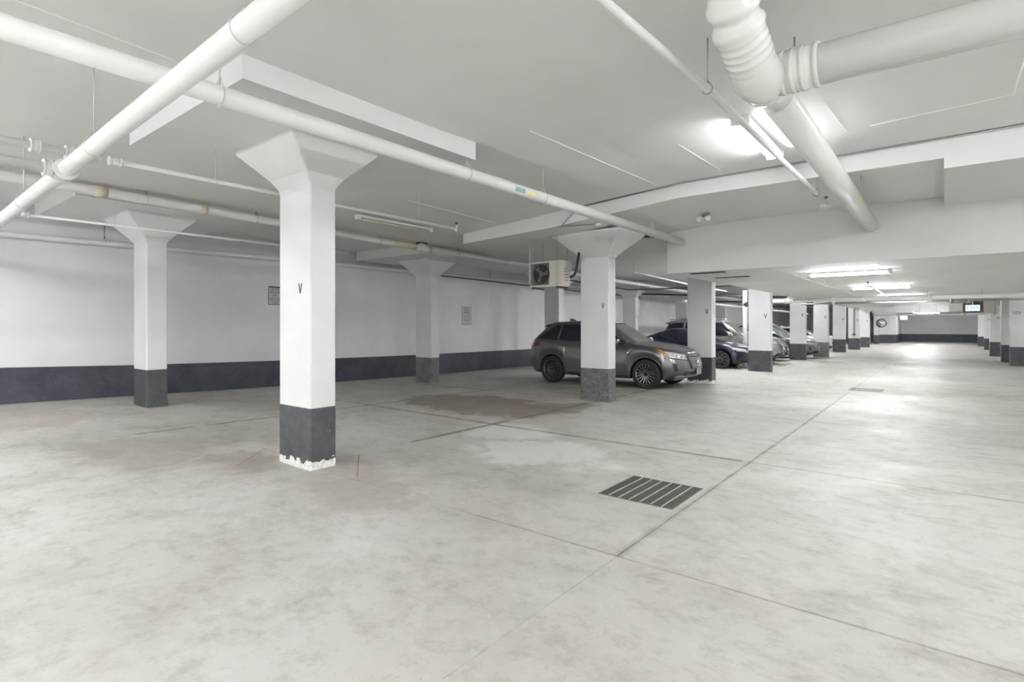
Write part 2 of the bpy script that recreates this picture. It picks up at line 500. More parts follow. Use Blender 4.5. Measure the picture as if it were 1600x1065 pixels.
# thickened slab over the second column row: face towards the camera plus underside
B2 = [(-8.18, 3.32), (-5.77, 3.42), (-5.08, 3.48), (-3.38, 3.62), (0.0, 3.62)]
m = MB()
bx = [p[0] for p in B2]
top = [(x, S2Y, zc(x, S2Y) + 0.05) for x in bx]; bot = [(x, S2Y, z) for x, z in B2]
n_ = len(bx)
m.add(top + bot, [(k, n_ + k, n_ + k + 1, k + 1) for k in range(n_ - 1)])
slab_face = struct(m.build('ceiling_beam', TRIMW), 'white front face of the lowered slab crossing the aisle')
m = MB()
yy = [S2Y, 11.5, 14.5, 20, 30, 45, YF]
drop = [0, 0.0, 0.0, 0.0, 0.0, 0.0, 0.0]
m.add([(x, y, z - d) for y, d in zip(yy, drop) for x, z in B2],
      [(b * n_ + a, (b + 1) * n_ + a, (b + 1) * n_ + a + 1, b * n_ + a + 1) for b in range(len(yy) - 1) for a in range(n_ - 1)])
m.add([(S2X, S2Y, 3.32), (S2X, YF, 3.32), (S2X, YF, 3.56), (S2X, S2Y, 3.58)], [(0, 1, 2, 3)])
struct(m.build('ceiling_lower', CEIL), 'underside of the lowered slab above the bays')
struct(MB().box(0.0, 9.0, S2Y, 11.3, 3.49, 4.0).build('ceiling_block', TRIMW), 'deeper white block of the lowered slab')
# drop panels round the near columns
def panel(x0, x1, y0, y1, zb, label, mat=None):
    m = MB()
    zt = 0.35
    m.box(x0, x1, y0, y1, zb, zb + zt)
    return struct(m.build('ceiling_drop_panel', mat or TRIMW), label)
panel(-6.85, -4.29, 2.02, 4.72, 3.48, 'white edged drop panel over the near V column')
panel(-12.7, -10.12, 2.3, 5.0, 3.49, 'drop panel over the column by the long wall')
panel(-12.7, -10.12, 9.1, 11.6, 3.33, 'drop panel over the column before the visitor sign', CEIL)
# low ceiling over the aisle with its end face (bulkhead) and two slots
LZ, LX0, LY0 = 2.66, -4.64, 11.2
SL = [(-4.30, -3.55, 11.48, 11.72), (-4.22, -3.45, 12.86, 13.12)]
bx = sorted([LX0, 9.0] + [v for s in SL for v in s[:2]]); by = sorted([LY0, YF] + [v for s in SL for v in s[2:]])
m = MB()
vs = [(x, y, LZ) for y in by for x in bx]; nX = len(bx); fs = []
for b_ in range(len(by) - 1):
    for a_ in range(nX - 1):
        cx, cy = (bx[a_] + bx[a_ + 1]) / 2, (by[b_] + by[b_ + 1]) / 2
        if any(s[0] < cx < s[1] and s[2] < cy < s[3] for s in SL): continue
        k = b_ * nX + a_
        fs.append((k, k + nX, k + nX + 1, k + 1))
m.add(vs, fs)
m.add([(LX0, LY0, LZ), (LX0, YF, LZ), (LX0, YF, 3.7), (LX0, LY0, 3.7)], [(0, 1, 2, 3)])
low = struct(m.build('ceiling_aisle', CEIL), 'low white ceiling over the drive aisle')
struct(MB().box(LX0, 9.0, LY0 - 0.004, LY0 + 0.1, LZ - 0.004, 3.66).build('ceiling_bulkhead', paint('bulkhead_paint', (0.72, 0.72, 0.705), 0.03, 0.55, 0.6)), 'broad white bulkhead face where the aisle ceiling drops')
for s in SL:
    m = MB()
    m.add([(s[0], s[2], LZ), (s[1], s[2], LZ), (s[1], s[3], LZ), (s[0], s[3], LZ), (s[0], s[2], LZ + .3), (s[1], s[2], LZ + .3), (s[1], s[3], LZ + .3), (s[0], s[3], LZ + .3)],
          [(0, 4, 5, 1), (1, 5, 6, 2), (2, 6, 7, 3), (3, 7, 4, 0), (4, 7, 6, 5)])
    m.build('ceiling_slot', PIT, low)  # shade inside the slot is put into its near-black lining
# caulked seams on the slab
for pts in ([(-3.64, 4.9), (-3.66, 8.55)], [(-6.99, 6.0), (-7.08, 8.5)], [(-4.69, 0.3), (-4.83, 1.9)], [(-0.95, 6.3), (-0.9, 7.45)], [(-2.6, 6.6), (-2.6, 8.3)],
            [(-0.66, 7.44), (0.54, 7.33)], [(0.54, 7.33), (0.53, 5.6)]):
    (x0, y0), (x1, y1) = pts
    m = MB()
    path = [(lerp(x0, x1, k / 8), lerp(y0, y1, k / 8), zc(lerp(x0, x1, k / 8), lerp(y0, y1, k / 8)) - 0.001) for k in range(9)]
    m.tube(path, 0.006, 6)
    m.build('seam', SEAM, ceiling)
for xs in ((-0.92, 11.3, -0.95, 24), (-2.6, 11.3, -2.55, 24)):
    MB().tube([(xs[0], xs[1], LZ), (xs[2], xs[3], LZ)], 0.007, 6).build('seam', SEAM, low)

# ------------------------------------------------------------------ columns
GC = 'concrete garage columns'
def chrect(cx, cy, hx, hy, z, c=0.015):
    return [(cx + a, cy + b, z) for a, b in ((hx - c, -hy), (hx, -hy + c), (hx, hy - c), (hx - c, hy), (-hx + c, hy), (-hx, hy - c), (-hx, -hy + c), (-hx + c, -hy))]
def column(xr, yf, ztop, label, cap=None, band=0.66, bmat=BANDW, mark=None, zmark=1.95, wx=0.64, wy=0.31, mats=0.11, side=0.0):
    """xr: aisle-side face, yf: face towards the camera"""
    cx, cy = xr - wx / 2, yf + wy / 2
    z0 = zf(cx, cy)
    t = thing('concrete_column', label, 'column', (cx, cy, z0), GC)
    hx, hy = wx / 2, wy / 2
    zt = cap[0] if cap else ztop
    MB().rings([chrect(cx, cy, hx, hy, z0 + band - 0.02), chrect(cx, cy, hx, hy, zt)], False).build('shaft', WHITE_COL, t)
    MB().rings([chrect(cx, cy, hx + 0.003, hy + 0.003, z0 - 0.01), chrect(cx, cy, hx + 0.003, hy + 0.003, z0 + band)], False).build('painted_base', bmat, t)
    if cap:
        zb, zt2, a, b = cap
        r = [chrect(cx, cy, hx, hy, zb - 0.02), chrect(cx, cy, hx + 0.006, hy + 0.006, zb + 0.02), chrect(cx, cy, lerp(hx, a, .10), lerp(hy, b, .10), zb + 0.07),
             chrect(cx, cy, lerp(hx, a, .22), lerp(hy, b, .22), zb + 0.13), chrect(cx, cy, a, b, zt2 - 0.035), chrect(cx, cy, a, b, zt2 + 0.01)]
        MB().rings(r, False).build('capital', WHITE_COL, t)
    if mark == 'V':
        zz = zmark; mx = cx + side; h = mats; y_ = yf - 0.002; w_ = h * 0.26; k = h * 0.075
        m = MB()
        for sgn in (-1, 1):
            m.prism([(mx + sgn * w_ - k, zz + h / 2), (mx + sgn * w_ + k, zz + h / 2), (mx + k, zz - h / 2), (mx - k, zz - h / 2)], 'y', y_ - 0.001, yf + 0.001)
        m.build('letter_mark', MARK, t)
    elif mark:
        text_obj(mark, 0.17, MARK, t, (cx + side, yf - 0.002, zmark), (pi / 2, 0, 0), 'number_mark')
    return t
CAP1 = (3.04, 3.48, 0.605, 0.515)
c1 = column(-5.28, 3.2, 3.48, 'white V column with capital and paint flaking off its dark base', CAP1, 0.66, BANDF, 'V', 1.95, side=0.12)
column(-11.0, 3.5, 3.49, 'white column with wide capital close to the long wall, without any letter', (3.02, 3.49, 0.62, 0.54), 0.665, BANDW, None, 0, 0.64, 0.33)
column(-10.98, 10.28, 3.33, 'white column with capital in front of the far visitor parking sign', (2.88, 3.33, 0.60, 0.53), 0.69, BANDGF, None, 0, 0.64, 0.31)
column(-5.30, 9.81, 3.40, 'white V column with mottled worn grey base beside the grey SUV', (2.92, 3.42, 0.78, 0.56), 0.665, BANDG, 'V', 1.95, 0.66, 0.30, 0.105, 0.20)
LT = 3.40
column(-4.79, 14.5, LT, 'white V column at the nose of the grey SUV', None, 0.70, BANDF, 'V', 1.92, 0.66, 0.31, 0.13, 0.20)
column(-4.52, 19.5, LT, 'white V column just past the white standpipe and dark blue sedan', None, 0.70, BANDW, 'V', 1.86, 0.70, 0.31, 0.14, 0.20)
column(-4.85, 27.2, LT, 'white V column between the black car and the grey hatchback', None, 0.72, BANDW, 'V', 2.02, 0.64, 0.31, 0.14, 0.20)
column(-4.40, 30.2, LT, 'white V column with broken worn base behind the grey hatchback nose', None, 0.72, BANDGF, 'V', 1.95, 0.64, 0.31, 0.14, 0.20)
column(-4.45, 36.5, LT, 'white V column before the column carrying the hanging cable', None, 0.74, BANDW, 'V', 1.9, 0.64, 0.31, 0.14, 0.20)
column(-4.2, 40.9, LT, 'white V column with a dark cable hanging down its face', None, 0.72, BANDW, 'V', 1.9, 0.64, 0.31, 0.14, 0.20)
column(-4.1, 45.4, LT, 'white V column last before the grey door', None, 0.72, BANDW, 'V', 1.85, 0.64, 0.31, 0.14, 0.20)
column(-4.25, 54.4, LT, 'narrow white column carrying the round mirror', None, 0.74, BANDW, None, 1.9, 0.36, 0.31)
# inner row behind the cars
for k, yc in enumerate((16.6, 22.9, 29.2, 35.9, 42.5)):
    column(-11.0, yc, 3.32 if k < 1 else 3.40, ['plain white column standing behind the rod hung condenser', 'white flared column behind the grey SUV roof', 'white flared column behind the silver SUV', 'white flared column behind the parked black car', 'white flared column deep behind the grey hatchback'][k], (2.86, 3.5, 0.9, 0.6), 0.66, BANDW)
# numbered columns along the other side of the aisle
def rcol(x, y, lab, num, wx=0.75, zt=2.66):
    return column(x + wx, y, zt, lab, None, 0.72, BANDW, num, 2.02 if num == '101' else 1.9, wx, 0.5, 0.1, -0.27 if num == '101' else 0)
rcol(2.00, 28.3, 'white column stencilled 101 across the aisle', '101', 0.9)
rcol(1.90, 30.9, 'white column stencilled 99 across the aisle', '99', 0.60)
rcol(1.80, 36.2, 'white column stencilled 97 across the aisle', '97', 0.66)
rcol(1.98, 45.3, 'white column stencilled 95 across the aisle', '95', 0.5)
rcol(1.98, 53.0, 'plain white column nearest the end wall across the aisle', None, 0.5)

# ------------------------------------------------------------------ lights
def fixture(x, y, z, length, axis, label, twin=True, lit=True, drop=0.0, group='fluorescent strip lights', tube=None):
    tube = tube or TUBE
    L_ = length / 2
    ex, ey = (0.11, L_ + .03) if axis == 'y' else (L_ + .03, 0.11)
    if y + ey < 8.6: z = min(zc(x + a, y + b) for a in (-ex, ex) for b in (-ey, ey)) - 0.003
    elif z > 3: z = min(pw(B2, x + a) for a in (-ex, ex)) - 0.003
    t = thing('strip_light', label, 'light', (x, y, z), group)
    L = length / 2
    def bxx(m, a0, a1, b0, b1, z0, z1):
        if axis == 'y': m.box(x + b0, x + b1, y + a0, y + a1, z0, z1)
        else: m.box(x + a0, x + a1, y + b0, y + b1, z0, z1)
        return m
    hw = 0.085 if twin else 0.05
    bxx(MB(), -L, L, -hw, hw, z - 0.045 - drop, z - drop).build('housing', TRIMW, t)
    for s in (-1, 1):
        bxx(MB(), s * L - 0.03, s * L + 0.03, -hw - 0.01, hw + 0.01, z - 0.085 - drop, z - drop + 0.002).build('end_cap', TRIMW, t)
    for s in ((-1, 1) if twin else (0,)):
        m = MB(); o = s * (hw * 0.62)
        a = (x + o, y - L + .03, z - 0.068 - drop) if axis == 'y' else (x - L + .03, y + o, z - 0.068 - drop)
        b = (x + o, y + L - .03, z - 0.068 - drop) if axis == 'y' else (x + L - .03, y + o, z - 0.068 - drop)
        m.tube([a, b], 0.019, 10)
        m.build('tube', tube if lit else YTUBE, t)
    if drop:
        for s in (-0.7, 0.7):
            p = (x, y + s * L, z) if axis == 'y' else (x + s * L, y, z)
            MB().tube([p, (p[0], p[1], p[2] - drop)], 0.006, 6).build('hanger_rod', GALV, t)
    return t
fixture(-1.72, 6.9, 3.79, 1.55, 'y', 'lit twin tube strip light under the high ceiling before the beam', tube=TUBE_DIM)
fixture(-1.53, 12.95, LZ, 1.4, 'x', 'lit strip light just inside the low aisle ceiling')
fixture(-1.38, 18.3, LZ, 1.35, 'x', 'lit strip light crossed by the thin aisle pipe')
fixture(-1.30, 24.5, LZ, 1.35, 'x', 'lit strip light beyond the cross pipe')
fixture(-0.66, 36.0, LZ, 1.0, 'x', 'lit strip light hanging in front of the white duct', drop=0.4)
for y_ in (42.0, 46.0, 50.0, 54.0, 58.0): fixture(-1.4, y_, LZ, 1.35, 'x', 'added strip light hidden on the aisle ceiling behind the white duct')  # added out of sight to brighten the far aisle and end wall
fixture(-8.30, 6.85, 3.53, 1.75, 'y', 'unlit strip light with yellowed tube beside the thin pipe', twin=False, lit=False)
# strip lights added out of view to brighten the garage and its bays
for x, y, z, a in ((-1.7, -2.2, 3.70, 'y'), (-1.7, -6.2, 3.70, 'y'), (-7.2, -2.2, 3.62, 'y'), (-7.2, -6.4, 3.62, 'y'), (4.2, 1.5, 3.74, 'y'), (4.4, -4.5, 3.72, 'y'), (5.0, 7.0, 3.8, 'y'), (-11.6, -3.5, 3.6, 'y'),
                   (5.5, 16, LZ, 'x'), (5.5, 24, LZ, 'x'), (5.5, 32, LZ, 'x'), (-5.5, 17.0, 3.405, 'y'), (-6.2, 24.4, 3.397, 'y'), (-5.6, 33.4, 3.43, 'y'), (-5.6, 43.2, 3.43, 'y'), (-5.6, 50, 3.43, 'y'), (5.5, 40, LZ, 'x'), (5.5, 50, LZ, 'x'), (-6.2, 28.3, 3.39, 'y'), (-6.2, 20.4, 3.39, 'y'), (-5.6, 38.4, 3.4, 'y'), (4.4, -7.5, 3.72, 'y'), (1.2, -4.5, 3.72, 'y'), (-4.4, -5.5, 3.66, 'y'), (-10.4, -6.5, 3.66, 'y'), (-9.6, -1.2, 3.62, 'y'), (-4.4, -2.4, 3.66, 'y'), (7.2, -1.0, 3.74, 'y'), (7.2, 4.5, 3.78, 'y'), (2.6, -7.5, 3.74, 'y'), (3.2, 5.2, 3.80, 'y')):
    fixture(x, y, min(z, pw(B2, x)) if x < -5 and y > 9 else z, 1.5, a, 'added unseen twin tube strip light in the open part of the garage' if y < 8 else 'added hidden twin tube strip light over the parking bays')

# ------------------------------------------------------------------ pipes
def ring_loop(m, p, d, r, w=0.012, t=0.004):
    """band round a pipe; d = pipe direction axis"""
    a = Vector(p); D = Vector(d).normalized()
    m.tube([a - D * w, a + D * w], r + t, 16)
def pipe(name, label, path, r, mat, hang=(), coup=(), group='ceiling pipes', cat='pipe', rodmat=RODW, loopr=None, elbows=()):
    t = thing(name, label, cat, path[0], group)
    MB().tube(path, r, 20).build('pipe_run', mat, t)
    for (p, ztop) in hang:
        MB().tube([(p[0], p[1], p[2] + r), (p[0], p[1], ztop)], 0.006, 6).build('hanger_rod', rodmat, t)
        k = 14; w = r + 0.008
        # teardrop loop across the pipe
        d = Vector(path[-1]) - Vector(path[0]); d.z = 0; d.normalize(); s = Vector((-d.y, d.x, 0))
        pts = [Vector(p) + s * (w * sin(a)) - Vector((0, 0, 1)) * (w * cos(a)) for a in (radians(-125 + 250 * q / k) for q in range(k + 1))]
        pts = [Vector((p[0], p[1], p[2] + r * 2.1))] + pts + [Vector((p[0], p[1], p[2] + r * 2.1))]
        MB().tube([tuple(q) for q in pts], 0.0035, 6).build('hanger_loop', rodmat, t)
    for (p, d, rr, L) in coup:
        a = Vector(p); D = Vector(d).normalized() * (L / 2)
        m = MB(); m.tube([a - D, a + D], rr, 20)
        m.tube([a - D * 1.06, a - D * 0.7], rr + 0.008, 20); m.tube([a + D * 0.7, a + D * 1.06], rr + 0.008, 20)
        m.build('coupling', mat, t)
    return t
DY = (0, 1, 0); DX = (1, 0, 0)
# large white main that runs into the bulkhead
p1 = pipe('drain_main', 'thick white pipe running under the capital into the bulkhead, with colour stickers', [(-4.32, -4, 3.30), (-4.32, 11.2, 3.30)], 0.075, PIPE,
          hang=[((-4.32, y, 3.30), z) for y, z in ((1.86, 3.66), (4.6, 3.66), (6.12, 3.72), (9.7, 3.5), (-1, 3.66))])
def sticker(m, x, y0, y1, z, r, a0, a1):
    m.grid(lambda u, v: (x + (r + .001) * cos(lerp(a0, a1, v)), lerp(y0, y1, u), z + (r + .001) * sin(lerp(a0, a1, v))), 2, 6)
m = MB(); sticker(m, -4.32, 5.42, 5.63, 3.30, 0.075, radians(-35), radians(10)); m.build('teal_sticker', TEAL, p1)
m = MB(); sticker(m, -4.32, 5.67, 5.87, 3.30, 0.075, radians(-38), radians(5)); m.build('yellow_sticker', YEL, p1)
# sloping pipe across, below the main
def p4z(x): return lerp(2.869, 3.107, (x + 9.34) / 6.69)
pipe('sloping_pipe', 'white pipe sloping across below the thick main towards the long wall', [(-13.0, 1.36, p4z(-13.0)), (0.5, 1.36, p4z(0.5) - 0.0)], 0.067, PIPE,
     hang=[((x, 1.36, p4z(x)), 3.66) for x in (-2.88, -5.45, -8.0)], coup=[((-6.36, 1.36, p4z(-6.36)), DX, 0.088, 0.20)])
pipe('branch_pipe', 'white branch pipe with a flanged coupling joining the sloping pipe', [(-6.36, -4, 2.965), (-6.36, 1.285, 2.975)], 0.05, PIPE,
     coup=[((-6.36, 1.24, 2.975), DY, 0.068, 0.06), ((-6.36, 0.2, 2.967), DY, 0.068, 0.1)])
# thin sprinkler line behind the near column
p3 = pipe('sprinkler_pipe', 'thin white sprinkler pipe passing behind the flaking V column', [(-6.3, 1.68, 3.138), (-6.3, 6.45, 3.138)], 0.022, PIPE,
     hang=[((-6.3, 2.67, 3.138), 3.48), ((-6.3, 5.65, 3.138), 3.62)], coup=[((-6.3, 1.74, 3.138), DY, 0.036, 0.10)])
def sprinkler(parent, x, y, z, up=0.10):
    MB().tube([(x, y, z - 0.045), (x, y, z + up)], 0.018, 10).build('riser', PIPE, parent)
    m = MB(); m.tube([(x, y, z + up), (x, y, z + up + 0.03)], 0.012, 8); m.tube([(x, y, z + up + 0.03), (x, y, z + up + 0.036)], 0.032, 12)
    m.build('sprinkler_head', DARKM, parent)
sprinkler(p3, -6.3, 6.46, 3.138, 0.07)
pipe('sprinkler_pipe', 'white sprinkler feed with clamped couplings beside the sloping pipe', [(-6.3, -4, 3.138), (-6.3, 1.62, 3.138)], 0.034, PIPE,
     coup=[((-6.3, 1.385, 3.138), DY, 0.052, 0.06), ((-6.3, 1.145, 3.138), DY, 0.052, 0.07)])
# long waste pipe along the inner row
def p2z(y): return pw([(-5, 3.62), (1.5, 3.58), (2.6, 3.575), (8.9, 3.44), (13.2, 3.40), (19, 3.29), (26.6, 3.22), (40, 3.10)], y)
WX = -9.9
p2 = pipe('waste_pipe', 'long white waste pipe with brown stained joints running along the bays', [(WX, y, p2z(y) - 0.02) for y in (-4, 1.5, 2.6, 5, 8.9, 11, 13.2, 16, 19, 26.6, 40)], 0.072, PIPE,
     hang=[((WX, y, p2z(y) - 0.02), p2z(y) + 0.14) for y in (1.4, 3.15, 4.9, 7.7, 10.2, 12.2, 15.5, 18, 20.5)], rodmat=GALV)
for y, L, r in ((2.55, 0.16, 0.082), (4.0, 0.10, 0.080)):
    m = MB(); m.tube([(WX, y - L / 2, p2z(y) - .02), (WX, y + L / 2, p2z(y) - .02)], r, 20); m.build('coupling', STAINW, p2)
m = MB(); m.tube([(WX, 8.1, p2z(8.1) - .02), (WX, 8.75, p2z(8.75) - .02)], 0.076, 20); m.build('stained_section', STAINW, p2)
m = MB(); m.tube([(WX, 9.25, p2z(9.2) - .03), (WX, 9.0, p2z(9) + .02), (WX, 8.95, p2z(9) + .06), (WX, 8.95, p2z(9) + .15)], 0.075, 16); m.build('wye_fitting', PVC, p2)
m = MB(); m.tube([(WX, 8.95, 3.525), (WX, 8.95, 3.54)], 0.14, 20); m.build('escutcheon', DARKM, p2)
# thin sprinkler line before the wall-side column
p5 = pipe('sprinkler_pipe', 'thin white sprinkler pipe crossing the capital by the long wall', [(-10.35, 1.7, 3.14), (-10.35, 7.2, 3.15)], 0.020, PIPE,
     hang=[((-10.35, 2.85, 3.14), 3.66), ((-10.35, 6.0, 3.15), 3.6)], coup=[((-10.35, 1.75, 3.14), DY, 0.034, 0.12)])
# pipe fixed along the top of the long wall
pipe('wall_pipe', 'white pipe fixed high along the long wall', [(-12.95, y, z) for y, z in ((-4, 3.12), (1.9, 3.155), (7, 3.205), (17.5, 3.255), (30, 3.30), (48, 3.3))], 0.055, PIPE,
     hang=[((-12.95, y, 3.2), 3.6) for y in (3.4, 8.5, 15.0)], rodmat=DARKM)
# sprinkler line in front of the strip light, ending in a head
p6 = pipe('sprinkler_pipe', 'thin white sprinkler pipe passing below the lit twin tube strip light', [(-1.42, -4.0, 3.275), (-1.42, 2.6, 3.275), (-1.42, 4.2, 3.36), (-1.42, 7.6, 3.41), (-1.42, 9.55, 3.43)], 0.030, PIPE,
     hang=[((-1.42, 4.2, 3.36), 3.76), ((-1.42, 8.75, 3.42), 3.62)], rodmat=GALV)
sprinkler(p6, -1.42, 9.56, 3.43, 0.06)
m = MB(); m.tube([(-1.47, 9.48, 3.38), (-1.37, 9.62, 3.40)], 0.03, 10); m.tube([(-1.50, 9.60, 3.37), (-1.34, 9.50, 3.37)], 0.016, 8); m.build('end_clamp', PIPE, p6)
# large glossy pipe with ribbed elbow and branch
t = thing('storm_pipe', 'large glossy white pipe with ribbed elbow and side branch entering the bulkhead', 'pipe', (-0.99, 4.2, 3.27), 'ceiling pipes')
MB().tube([(-0.99, 4.15, 3.27), (-0.99, 11.2, 3.27)], 0.118, 28).build('pipe_run', PVC, t)
MB().tube([(-0.95, 4.02, 3.25), (9.0, 4.02, 3.15)], 0.128, 28).build('branch_run', PVC, t)
# ribbed elbow rising towards the slab
ctrl = [(-0.985, 4.22, 3.265), (-0.975, 3.98, 3.215), (-0.975, 3.78, 3.225), (-0.985, 3.60, 3.32), (-1.0, 3.46, 3.43), (-0.99, 3.33, 3.56), (-0.95, 3.20, 3.80)]
def catmull(P, n):
    P = [Vector(p) for p in P]; P = [P[0] * 2 - P[1]] + P + [P[-1] * 2 - P[-2]]; out = []
    for i in range(1, len(P) - 2):
        for k in range(n):
            t_ = k / n; a, b, c, d = P[i - 1], P[i], P[i + 1], P[i + 2]
            out.append(0.5 * ((2 * b) + (c - a) * t_ + (2 * a - 5 * b + 4 * c - d) * t_ ** 2 + (3 * b - a - 3 * c + d) * t_ ** 3))
    return out + [P[-2]]
pp = catmull(ctrl, 12)
rr = []
for k in range(len(pp)):
    q = k / (len(pp) - 1)
    base = 0.150 if q < 0.40 else 0.145
    rib = 0
    if q < 0.10: base = 0.142
    if 0.12 < q < 0.40: base = 0.138 + 0.02 * sin((q - .12) / .28 * pi)
    if 0.40 < q < 0.58: base = 0.142; rib = 0.007 * (1 if k % 3 else -1.4)
    if q >= 0.58: base = 0.150; rib = 0.012 * sin((q - .58) / .42 * 3.3 * 2 * pi)
    rr.append(base + rib)
MB().tube([tuple(p) for p in pp], rr, 32).build('ribbed_elbow', PVC, t)
m = MB()
for x in (-0.86, -0.80, -0.74, -0.66): m.tube([(x, 4.02, 3.25), (x + 0.03, 4.02, 3.25)], 0.143, 28)
m.tube([(-0.9, 4.02, 3.25), (-0.64, 4.02, 3.25)], 0.136, 28)
m.build('branch_collar', PVC, t)
m = MB(); m.tube([(-0.985, 4.10, 3.26), (-0.99, 4.40, 3.27)], 0.132, 28); m.build('socket', PVC, t)
for y in (4.62, 8.9):
    m = MB(); m.tube([(-0.90, y, 3.30), (-0.90, y, zc(-0.9, y) if y < 8.6 else 3.62)], 0.007, 6); m.build('hanger_rod', GALV, t)
MB().box(-1.01, -0.97, 9.9, 9.96, 3.15, 3.165).build('sticker', plain('rusty_tag', (0.5, 0.33, 0.1), 0.6), t)
m = MB(); sticker(m, -0.99, 8.55, 8.75, 3.27, 0.118, radians(-20), radians(10)); m.build('orange_tag', plain('orange_tag', (0.52, 0.36, 0.12), 0.6), t)
# cross pipe under the aisle ceiling
CPY, CPZ = 21.6, 2.43
t = pipe('cross_pipe', 'white sprinkler main crossing below the aisle ceiling with clamped tees', [(-5.4, CPY, CPZ), (9.0, CPY, CPZ)], 0.07, PIPE,
     hang=[((x, CPY, CPZ), LZ) for x in (-0.4, 0.9, 2.4)], coup=[((-4.38, CPY, CPZ), DX, 0.095, 0.3), ((-3.0, CPY, CPZ), DX, 0.09, 0.1), ((-2.1, CPY, CPZ), DX, 0.085, 0.1), ((-0.35, CPY, CPZ), DX, 0.09, 0.16)])
MB().tube([(-4.38, CPY, CPZ), (-4.38, CPY, LZ)], 0.06, 14).build('riser', PIPE, t)
MB().tube([(-3.0, CPY, CPZ - 0.16), (-3.0, CPY, CPZ + 0.02)], 0.05, 14).build('drop_tee', PIPE, t)
# thin aisle branch along the drive
t = pipe('sprinkler_pipe', 'thin white pipe along the drive under the low aisle ceiling', [(-1.42, 15.4, 2.50), (-1.42, 21.515, 2.47)], 0.022, PIPE)
sprinkler(t, -1.42, 15.4, 2.50, 0.05)
t = thing('sprinkler_drop', 'small white sprinkler drop hanging from the low aisle ceiling', 'sprinkler', (-2.35, 15.6, LZ))
MB().tube([(-2.35, 15.6, LZ), (-2.35, 15.6, LZ - 0.13)], 0.012, 8).build('stem', PIPE, t)
MB().tube([(-2.35, 15.6, LZ - 0.13), (-2.35, 15.6, LZ - 0.15)], 0.05, 12).build('deflector', PIPE, t)
# second cross run behind, lower, with the duct
pipe('cross_pipe', 'white pipe crossing below the white duct far along the aisle', [(-3.4, 39.5, 2.16), (2.5, 39.5, 2.16)], 0.04, PIPE, coup=[((1.0, 39.5, 2.16), DX, 0.06, 0.2)], hang=[((-2.5, 39.5, 2.16), LZ), ((1.6, 39.5, 2.16), LZ)])
pipe('cross_pipe', 'grey conduit crossing beyond the first cross pipe', [(-4.6, 24.9, 2.42), (3.0, 24.9, 2.42)], 0.03, GALV, coup=[((0.45, 24.9, 2.42), DX, 0.09, 0.55)])
# small pipes in the bay left of the bulkhead
t = pipe('conduit', 'thin white pipe dropping and turning beside the bulkhead', [(-6.5, 13.4, 3.36), (-6.5, 13.4, 2.97), (-6.5, 17.4, 2.88), (-6.5, 21.4, 2.84)], 0.022, PIPE, group='bay conduits')
pipe('conduit', 'black conduit along the bays above the silver SUV', [(-9.3, 14.5, 2.98), (-9.2, 18.6, 2.87), (-7.7, 19.2, 2.90), (-5.0, 19.4, 2.92)], 0.022, HOSE, group='bay conduits')
pipe('conduit', 'dark conduit reaching across behind the condenser', [(-12.6, 12, 3.14), (-12.4, 20, 3.02), (-12.2, 26, 2.98)], 0.02, HOSE, group='bay conduits')
pipe('conduit', 'white pipe stub below the ceiling left of the condenser', [(-7.35, 9.9, 3.35), (-7.35, 9.9, 2.52), (-6.95, 9.9, 2.51)], 0.018, PIPE, group='bay conduits')
pipe('conduit', 'galvanised conduit bending from the beam to a junction box', [(-5.36, 8.575, 3.62), (-5.62, 8.575, 3.42), (-5.66, 8.60, 3.405), (-5.145, 8.95, 3.445)], 0.010, GALV, group='bay conduits')
m = MB(); m.tube([(-5.08, 8.99, 3.41), (-5.08, 8.99, 3.47)], 0.05, 14); tag(m.build('junction_box', PIPE, None, (-5.08, 8.99, 3.41)), 'small round junction box beside the second capital', 'junction box')
pipe('conduit', 'thin grey conduit along the top edge of the white beam', [(-5.2, 8.58, 3.72), (-3.3, 8.58, 3.845), (9, 8.58, 3.885)], 0.012, GALV, group='bay conduits')
for k, (x0, y0, z0, x1, y1, z1) in enumerate([(-11.6, 24, 3.05, -5.2, 25.5, 2.75), (-11.5, 31, 2.95, -5.0, 31.5, 2.70), (-11.8, 38, 2.9, -4.9, 38.4, 2.62), (-8.8, 23, 2.6, -8.4, 48, 2.45)]):
    pipe('conduit', ['dark conduit over the silver SUV bay', 'dark conduit over the black car bay', 'dark conduit over the white hatchback bay', 'white pipe along the bays over the parked cars'][k], [(x0, y0, z0), (x1, y1, z1)], 0.035 if k < 3 else 0.06, HOSE if k < 3 else PIPE, group='bay conduits', hang=[((lerp(x0, x1, q), lerp(y0, y1, q), lerp(z0, z1, q)), pw(B2, lerp(x0, x1, q)) if lerp(x0, x1, q) > S2X else 3.52) for q in (0.3, 0.7)], rodmat=GALV)
m = MB(); m.tube([tuple(p) for p in catmull([(-4.95, 10.55, 3.40), (-4.75, 10.9, 3.42), (-4.66, 11.1, 3.40), (-4.68, 11.6, 3.30)], 6)], 0.028, 10)
tag(m.build('black_cable', HOSE, None, (-4.95, 10.55, 3.40)), 'thick black cable arching between capital and bulkhead', 'cable')
# standpipe among the cars
t = thing('standpipe', 'white vertical standpipe beside the dark blue sedan', 'pipe', (-6.02, 22.05, 0), 'ceiling pipes')
MB().tube([(-6.02, 22.05, zf(-6, 22)), (-6.02, 22.05, 2.9)], 0.085, 18).build('pipe_run', PIPE, t)
for z in (0.9, 2.0): MB().tube([(-6.02, 22.05, z), (-6.02, 22.05, z + 0.03)], 0.095, 18).build('coupling', PIPE, t)
MB().tube([(-6.02, 22.05, 2.35), (-5.9, 21.95, 2.35)], 0.09, 12).build('valve', DARKM, t)
